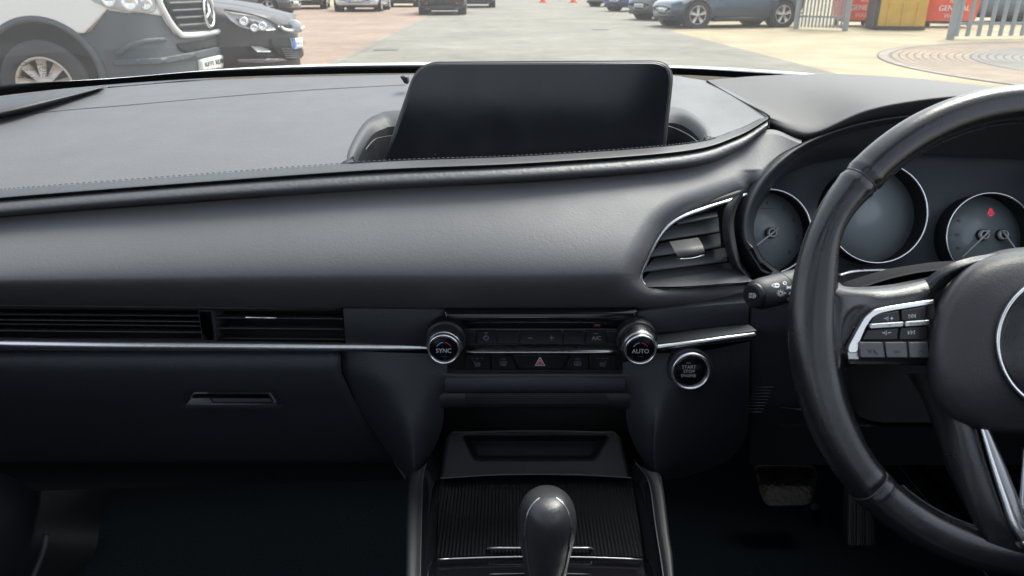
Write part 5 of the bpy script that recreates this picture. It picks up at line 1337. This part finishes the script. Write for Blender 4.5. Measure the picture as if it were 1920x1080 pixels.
def wall_body(plan, z0, z1, inset=0.0, close_to=None):
    b = new(); pl = plan; n_ = len(pl)
    rows = [[Vector((x, y, z)) for x, y in pl] for z in (z0, z1)]
    add_grid(b, rows); return b
hdv = radians(3); Wv = (-3.90, 6.42)
vplan = plan_curve(Wv, hdv, [(-4.2, 0), (-2, 0), (-.6, 0), (.3, 0), (.62, .03), (.80, .13), (.92, .35), (1.0, .7), (1.02, 1.0), (1.0, 1.3), (.92, 1.65), (.80, 1.87), (.62, 1.97), (.3, 2.0), (-.6, 2.0), (-2, 2.0), (-4.2, 2.0)])
van = thing('parked_van', 'white delivery van with dark grey bumper and round star emblem on its grille', 'van', (Wv[0], Wv[1], 0), 0)
VS = wallmap([p for p in vplan])
vw = paint('van_white_paint', (.74, .75, .75), .3); vg = mat('van_grey_plastic', (.072, .082, .092), .55, bump=('noise', 200, .2, .002)); vd = M['archm']
# core volume: body above, floor clear of the ground
def offs(plan, d):
    out = []
    for i, (x, y) in enumerate(plan):
        a = plan[max(0, i-1)]; c = plan[min(len(plan)-1, i+1)]; t_ = Vector((c[0]-a[0], c[1]-a[1])).normalized(); out.append((x-t_.y*-1*-d if False else x+t_.y*d*-1, y+t_.x*d))
    return out
core = offs(vplan, .03)
b = new(); rows = []
for z, sc2 in ((.28, 1), (.9, 1), (1.15, .97), (1.5, .90)):
    mxp = Wv[0]; rows.append([Vector((x if sc2 == 1 else min(x, mxp+.2+(x-mxp-.2)*(1-(z-.9)*1.1)), y, z)) for x, y in core])
for z, q in ((1.9, -.15), (2.4, -.75), (2.6, -1.0)): rows.append([Vector((min(x, Wv[0]+q), y, z)) for x, y in core])
add_grid(b, rows); top = [v for v in b.verts if abs(v.co.z-2.6) < 1e-4]; bmesh.ops.contextual_create(b, geom=top)
low_ = [v for v in b.verts if abs(v.co.z-.28) < 1e-4]; bmesh.ops.contextual_create(b, geom=low_)
obj('body_shell', b, vw, van)
def vp(name, poly, m, f=.012, bk=-.03, rd=0): return obj(name, skin(new(), rounded(poly, rd) if rd else poly, VS, f, bk), m, van, angle=50)
vp('side_panel', [(-260, -60), (300, -60), (300, 30), (205, 14), (178, 44), (160, 62), (120, 62), (100, 52), (60, 46), (25, 52), (0, 63), (-40, 62), (-260, 62)], vw, .030, -.0, 0)
vp('bumper', [(200, 19), (235, 24), (285, 22), (296, 24), (308, 44), (322, 62), (335, 70), (404, 64), (407, 75), (416, 88), (420, 118), (416, 128), (366, 136), (300, 142), (186, 148), (178, 120), (160, 88), (128, 62), (160, 63), (172, 58), (188, 38)], vg, .020, -.03)
vp('side_skirt', [(-260, 64), (0, 64), (-8, 90), (-14, 150), (-14, 190), (-260, 190)], vg, .02, -.03)
vp('bumper_step', [(214, 100), (240, 80), (268, 72), (300, 70), (308, 76), (270, 80), (244, 88), (226, 104)], vg, .045, 0, 3)
vp('bumper_ledge', [(214, 112), (300, 108), (404, 88), (416, 92), (414, 100), (300, 119), (214, 122)], vg, .045, 0, 3)
vp('lower_intake', [(325, 82), (380, 74), (404, 68), (409, 84), (345, 100), (332, 94)], vd, .030, 0, 4)
vp('grille', [(304, 0), (395, 0), (400, 30), (402, 50), (390, 55), (338, 58), (318, 32)], vd, .03, 0)
vp('grille', [(296, -40), (390, -40), (395, 0), (304, 0)], vd, .03, 0)
def vt(name, pts, r, m, f=.05): return obj(name, tube(catmull([VS.at(x, y, f) for x, y in pts], 6), r, n=8), m, van)
vt('grille_surround', [(282, -40), (290, 0), (300, 22), (314, 46), (326, 60), (336, 66), (370, 64), (400, 59), (406, 50), (405, 20), (400, -10), (396, -40)], .026, vw, .045)
for y in (4, 18, 32, 46): vt('grille_bar', [(306+y*.45, y+2), (340, y+1), (370, y-1), (401, y-4)], .012, M['dim'], .045)
ec = VS.at(377, 22, .07); er = .135
edir = (VS.at(382, 22, .07)-VS.at(372, 22, .07)).normalized(); ezz = Vector((0, 0, 1)); en = edir.cross(ezz).normalized()
b = new(); add_tube(b, [ec+edir*er*cos(2*pi*k/40)+ezz*er*sin(2*pi*k/40) for k in range(40)], .014, n=8, closed=True)
for k in range(3):
    a = pi/2+2*pi*k/3; add_tube(b, [ec, ec+edir*er*cos(a)+ezz*er*sin(a)], [.020, .007], n=6)
obj('star_emblem', b, M['chrome'], van)
vp('headlight', [(160, -40), (250, -40), (275, -30), (286, 0), (288, 18), (280, 25), (235, 22), (200, 14), (176, 2)], M['lamp'], .036, 0, 4)
b = new()
for x, y, r_ in ((205, 2, .05), (240, 6, .065), (268, 8, .05)):
    c_ = VS.at(x, y, .04); add_lathe(b, [(r_, 0), (r_*.9, .02), (r_*.5, .005), (.0001, 0)], c_, (c_-Vector((0, 0, H))).normalized()*-1, 20)
obj('headlight_bulb', b, M['chrome'], van)
vp('number_plate', [(367, 112), (409.5, 102), (411.5, 121), (407, 127), (369, 133)], M['plate'], .058, .01)
b = new(); add_text(b, 'KF71 XUB', 390, 118, 13, VS, .062, rot=-12, wx=.62, bold=.3); obj('plate_text', b, M['ink'], van, smoothf=False)
# wheel arch and wheel (axle square to the van's side)
axv = Vector((sin(hdv), -cos(hdv), 0)); wc_ = VS.at(90, 152, 0); R_ = .365
wc_ = Vector((wc_.x, wc_.y, .335))
obj('wheel_arch', lathe([(R_*1.34, -.02), (R_*1.34, .034), (R_*1.26, .040), (R_*1.20, .034), (R_*1.18, -.3), (.0001, -.3)], wc_+Vector((0, 0, .06)), axv, 48), vg, van)
obj('arch_liner', lathe([(R_*1.21, .032), (.0001, .032)], wc_+Vector((0, 0, .06)), axv, 48), vd, van)
def big_wheel(par, c, ax, r, m_rim, spokes=9):
    wo = thing('wheel', None, None); wo.parent = par; wo.matrix_basis = chain(par).inverted()
    obj('tyre', lathe([(r*.62, -.2), (r*.95, -.2), (r, -.17), (r, .015), (r*.97, .040), (r*.88, .052), (r*.70, .050), (r*.63, .040), (r*.61, .02)], c, ax, 56), mat('van_tyre', (.045, .045, .047), .8), wo)
    b = new(); add_lathe(b, [(r*.64, .02), (r*.64, .047), (r*.60, .049), (r*.58, .035), (r*.57, .0)], c, ax, 48)
    add_lathe(b, [(r*.22, -.0), (r*.20, .045), (r*.10, .052), (.0001, .052)], c, ax, 24)
    e1 = ax.cross(Vector((0, 0, 1))).normalized(); e2 = Vector((0, 0, 1))
    for k in range(spokes):
        a = 2*pi*k/spokes+.2; d = e1*cos(a)+e2*sin(a); q = -e1*sin(a)+e2*cos(a)
        A = [c+d*r*.18-q*r*.07+ax*.040, c+d*r*.18+q*r*.07+ax*.040, c+d*r*.60+q*r*.115+ax*.036, c+d*r*.60-q*r*.115+ax*.036]
        v1 = [b.verts.new(p) for p in A]; v2 = [b.verts.new(p-ax*.03) for p in A]; b.faces.new(v1)
        for i in range(4): b.faces.new((v1[i], v1[(i+1) % 4], v2[(i+1) % 4], v2[i]))
    obj('rim', b, m_rim, wo, angle=30)
    obj('brake', lathe([(r*.60, .0), (.0001, .0)], c, ax, 24), vd, wo)
big_wheel(van, wc_+axv*.015, axv, R_, mat('van_rim', (.50, .46, .40), .5, metal=.3))
big_wheel(van, wc_+Vector((-3.66*cos(hdv), -3.66*sin(hdv), 0))+axv*.015, axv, R_, M['rimm'])
big_wheel(van, wc_-axv*1.98, -axv, R_, M['rimm'])

# dark hatchback beyond the van
hda = radians(2); pA = G(545, 118, .30)
Wa = (pA.x-.80, pA.y-.85)
print('astra', Wa, 'van', Wv, wc_)
aplan = plan_curve(Wa, hda, [(-3.3, 0), (-1.2, 0), (-.2, 0), (.25, .03), (.55, .13), (.76, .33), (.88, .6), (.92, .9), (.88, 1.2), (.76, 1.5), (.55, 1.68), (.25, 1.78), (-.2, 1.8), (-1.2, 1.8), (-3.3, 1.8)])
AS = wallmap(aplan)
ast = thing('parked_car', 'black hatchback with chrome grille bar parked tight beside the white van', 'car', (Wa[0], Wa[1], 0), 0, PG)
ap_ = mat('plum_black_paint', (.036, .032, .036), .5, spec=.35, coat=.15)
core = offs(aplan, .03); b = new(); rows = []
for z in (.20, .55): rows.append([Vector((x, y, z)) for x, y in core])
for z, f in ((.70, .93), (.80, .78), (.90, .3), (1.0, -.45)): rows.append([Vector((min(x, Wa[0]+f), y+(.0 if z < .9 else .06*(1 if y < Wa[1]+.9 else -1)), z)) for x, y in core])
rows.append([Vector((min(x, Wa[0]-1.1), y+(.25 if y < Wa[1]+.9 else -.25), 1.45)) for x, y in core])
add_grid(b, rows); tz = max(v.co.z for v in b.verts); bmesh.ops.contextual_create(b, geom=[v for v in b.verts if abs(v.co.z-tz) < 1e-4]); bmesh.ops.contextual_create(b, geom=[v for v in b.verts if abs(v.co.z-.20) < 1e-4])
obj('body', b, ap_, ast)
def apn(name, poly, m, f=.012, bk=-.03, rd=0): return obj(name, skin(new(), rounded(poly, rd) if rd else poly, AS, f, bk), m, ast, angle=50)
apn('headlight', [(418, 21), (435, 25), (470, 30), (492, 36), (505, 46), (515, 55), (500, 57), (470, 56), (448, 50), (432, 38)], M['lamp'], .03, 0, 4)
apn('headlight_housing', [(440, 35), (470, 36), (492, 42), (500, 53), (470, 53), (452, 46)], M['dim'], .033, .02, 3)
b = new()
for x, y, r_ in ((454, 40, .045), (487, 49, .045), (472, 52, .04)):
    c_ = AS.at(x, y, .05); add_lathe(b, [(r_, 0), (r_*.9, .02), (r_*.5, .005), (.0001, 0)], c_, (c_-Vector((0, 0, H))).normalized()*-1, 20)
obj('headlight_bulb', b, M['chrome'], ast)
apn('grille', [(520, 45), (550, 47), (562, 50), (562, 60), (535, 59), (524, 53)], vd, .025, 0, 3)
obj('grille_bar', tube(catmull([AS.at(*p, .045) for p in [(518, 48), (526, 55), (538, 57), (552, 55), (561, 52)]], 5), .018, n=8), M['chrome'], ast)
obj('grille_badge', lathe([(.075, 0), (.07, .02), (.0001, .028)], AS.at(545, 50, .04), (AS.at(545, 50, .0)-Vector((0, 0, H))).normalized()*-1, 24), M['lamp'], ast)
apn('lower_intake', [(505, 72), (540, 70), (565, 70), (566, 106), (540, 113), (515, 100)], vd, .02, 0, 4)
for k in range(5): obj('intake_bar', tube([AS.at(x, 92+k*4+0*x, .03) for x in (523+k*2, 540, 560)], .007, n=6), M['dim'], ast)
apn('fog_recess', [(463, 86), (480, 84), (508, 92), (512, 104), (488, 108), (468, 98)], vd, .02, 0, 4)
apn('fog_lamp', [(468, 86), (486, 87), (502, 93), (506, 97), (480, 97)], M['lamp'], .030, 0, 3)
apn('lower_lip', [(444, 111), (500, 110), (532, 110), (536, 114), (500, 118), (446, 117)], mat('lip_mauve', (.14, .12, .13), .3), .02, 0, 2)
apn('number_plate', [(541, 72), (566, 70), (567, 88), (545, 92)], M['plate'], .045, .01)
apn('plate_band', [(541, 72), (545.5, 71.7), (549, 91.3), (545, 92)], mat('euro_blue', (.05, .15, .6), .4), .048, .03)
b = new(); add_text(b, 'MK12 ZTE', 557, 81, 8, AS, .050, rot=-6, wx=.55); obj('plate_text', b, M['ink'], ast, smoothf=False)
obj('bonnet_edge', tube(catmull([AS.at(*p, .02) for p in [(420, 18), (455, 24), (490, 33), (515, 46)]], 5), .008, n=6), M['archm'], ast)
axa = Vector((sin(hda), -cos(hda), 0))
wheel_c = Vector((Wa[0], Wa[1], .32)); big_wheel(ast, wheel_c, axa, .32, M['rimm'], 5); big_wheel(ast, wheel_c-axa*1.8, -axa, .32, M['rimm'], 5)
# dark car behind it: only its nose shows
p3 = G(520, 35)
build_car('dark grey saloon nose showing behind the black hatchback', (p3.x-2.2, p3.y+2.6), radians(-4), paint('graphite_paint', (.055, .057, .062)), group=PG, L=4.5, plate='PL16 SVO')

# ---- palisade fences and bins
M['galv'] = mat('galvanised_steel', (.27, .295, .305), .5, metal=.2, vary=.2, vscale=6)
def pale(b, p, t, h, w_=.065, z0=.06):
    n_ = Vector((-t.y, t.x, 0)); q = [(-w_/2, .0), (-w_/4, -.015), (w_/4, -.015), (w_/2, 0), (w_/4, .003), (-w_/4, .003)]
    v0 = [b.verts.new(p+t*a+n_*c_+Vector((0, 0, z0))) for a, c_ in q]; v1 = [b.verts.new(p+t*a+n_*c_+Vector((0, 0, h))) for a, c_ in q]
    tp = b.verts.new(p+Vector((0, 0, h+.06)))
    for i in range(6): b.faces.new((v0[i], v0[(i+1) % 6], v1[(i+1) % 6], v1[i])); b.faces.new((v1[i], v1[(i+1) % 6], tp))
def fence(name, label, A, B_, n, posts, h=2.0, pw=.065, z0=.06):
    A, B_ = Vector(A), Vector(B_); t_ = (B_-A).normalized(); o = thing(name, label, 'fence', tuple(A))
    for i in range(n):
        b = new(); pale(b, A+(B_-A)*(i+.5)/n, t_, h, pw, z0); obj('pale', b, M['galv'], o, smoothf=False)
    n_ = Vector((-t_.y, t_.x, 0)); ang = math.atan2(t_.y, t_.x)
    for z in (.32, h-.25):
        b = new(); m_ = (A+B_)/2+n_*.03; add_box(b, (0, 0, 0), ((B_-A).length, .04, .05), Matrix.Translation(Vector((m_.x, m_.y, z))) @ Matrix.Rotation(ang, 4, 'Z')); obj('rail', b, M['galv'], o, smoothf=False)
    for f in posts:
        p = A+(B_-A)*f; b = new(); add_box(b, (0, 0, 0), (.11, .11, h+.15), Matrix.Translation(Vector((p.x, p.y, (h+.15)/2))) @ Matrix.Rotation(ang, 4, 'Z')); obj('post', b, M['galv'], o, smoothf=False)
    return o
A = G(1781, 74); Bf = G(2120, 70)
fence('palisade_fence', 'galvanised palisade fence on the right with slender spaced pales', (A.x, A.y, 0), (Bf.x, Bf.y, 0), 17, (0, .98), pw=.115)
A = G(1492, 54); Bf = G(1586, 58)
fence('palisade_gate', 'open palisade gate with close-set pales right of the blue hatchback', (A.x, A.y, 0), (Bf.x, Bf.y, 0), 14, (0, .98), pw=.055)
A = G(1440, 40); Bf = G(1500, 46)
fence('palisade_fence', 'far stretch of palisade fence behind the blue hatchback', (A.x, A.y, 0), (Bf.x, Bf.y, 0), 10, (0,), pw=.05)
ro_ = mat('bin_orange_red', (.80, .10, .045), .45, vary=.1); ye = mat('skip_yellow', (.62, .36, .04), .5, vary=.25, vscale=3)
def bin_(px0, px1, pyb, label, word, wz):
    A, B_ = G(px0, pyb), G(px1, pyb); t_ = (B_-A); L_ = t_.length; t_.normalize(); ang = math.atan2(t_.y, t_.x)
    o = thing('waste_bin', label, 'bin', ((A.x+B_.x)/2, (A.y+B_.y)/2, 0), ang, 'orange-red wheeled bins')
    b = new(); rows = []
    for z, k in ((.17, .90), (.22, .93), (1.10, 1.0), (1.14, 1.04), (1.20, 1.04)): rows.append([Vector((x*L_/2*k, y+.5, z)) for x, y in ((-1, -.45*k), (-.5, -.46*k), (0, -.46*k), (.5, -.46*k), (1, -.45*k), (1, .5), (-1, .5))])
    v = add_grid(b, rows, closed_u=True); b.faces.new(v[0]); b.faces.new(v[-1]); obj('tub', b, ro_, o, world=False, angle=30)
    b = new(); add_grid(b, [[Vector((L_/2*1.05*cos(a), -.02, 1.2)) for a in (pi, pi/2, 0)], [Vector((-L_/2*1.05, .5, 1.36)), Vector((0, .5, 1.38)), Vector((L_/2*1.05, .5, 1.36))], [Vector((-L_/2*1.05, 1.02, 1.2)), Vector((0, 1.02, 1.2)), Vector((L_/2*1.05, 1.02, 1.2))]]); obj('lid', b, M['trimb'], o, world=False)
    for sx_ in (-1, 1):
        for y in (.15, .9):
            w2 = obj('caster', lathe([(.085, -.03), (.085, .03), (.0001, .032)], (sx_*L_*.40, y, .085), (1, 0, 0), 20), M['rubber'], o, world=False)
    b = new(); add_box(b, (0, .5, .15), (L_*.86, .8, .05)); obj('chassis', b, M['trimb'], o, world=False)
    Sx = Loc(lambda a, c_: 0, 1)
    class BF:
        def at(s, x, y, off=0): return Vector((x, .035-(-y-.2)*.03-off, -y))
    b = new(); add_text(b, 'GENERAL', 0, -wz, .20, BF(), .012, bold=.004); add_text(b, 'WASTE', 0, -(wz-.20), .15, BF(), .012); add_text(b, 'MIXED', 0, -(wz+.18), .11, BF(), .012)
    obj('bin_words', b, M['white'], o, world=False, smoothf=False)
bin_(1583, 1650, 50, 'orange-red bin marked GENERAL WASTE left of the yellow skip', 'GENERAL', .50)
bin_(1733, 1832, 52, 'orange-red bin marked GENERAL WASTE between the yellow skip and right fence', 'GENERAL', .50)
A, B_ = G(1643, 56), G(1732, 57)
sk_ = thing('yellow_skip', 'mustard yellow metal waste container with black printed lines', 'skip', ((A.x+B_.x)/2, (A.y+B_.y)/2, 0), math.atan2(B_.y-A.y, B_.x-A.x))
L_ = (B_-A).length
b = new(); add_box(b, (0, .7, .78), (L_, 1.4, 1.40)); bmesh.ops.bevel(b, geom=b.edges[:], offset=.02, segments=2, affect='EDGES')
for x in (-.3, .0, .3): add_box(b, (x*L_, -.012, .38), (.05, .03, .6))
obj('container', b, ye, sk_, world=False, smoothf=False)
b = new(); add_box(b, (0, .6, .05), (L_*1.02, 1.3, .08)); add_box(b, (-L_/2-.05, .5, .78), (.09, 1.0, 1.5)); obj('frame', b, M['trimb'], sk_, world=False, smoothf=False)
class KF:
    def at(s, x, y, off=0): return Vector((x, -.003-off, -y))
b = new(); add_text(b, 'CARDBOARD', -.12, -1.02, .11, KF(), .004); add_text(b, 'PACKAGING, CONTAINERS', 0, -.90, .10, KF(), .004, wx=.85); add_text(b, 'ONLY PLEASE', -.1, -.78, .10, KF(), .004)
obj('skip_words', b, M['ink'], sk_, world=False, smoothf=False)
# stored goods behind the right fence
for i, (px_, c_, lab) in enumerate([(1858, (.10, .13, .16), 'dark blue-grey car parked behind the right fence'), (1990, (.30, .31, .32), 'grey car farther right behind the fence')]):
    car_at(px_, 42, label=lab, head=radians(168), m=paint('fenced_paint', c_), group=PG, plate='BX21 NPA')
# far backdrop: hedge and building line beyond the yard, above the picture's top edge
hb = new(); add_box(hb, (0, 0, 0), (70, 12, 6)); o = obj('brick_warehouse', hb, mat('warehouse_brick', (.25, .15, .10), .8, vary=.2), None, smoothf=False); o.location = (5, 110, 3); tagp(o, 'long low brick warehouse closing the far end of the road', 'building')
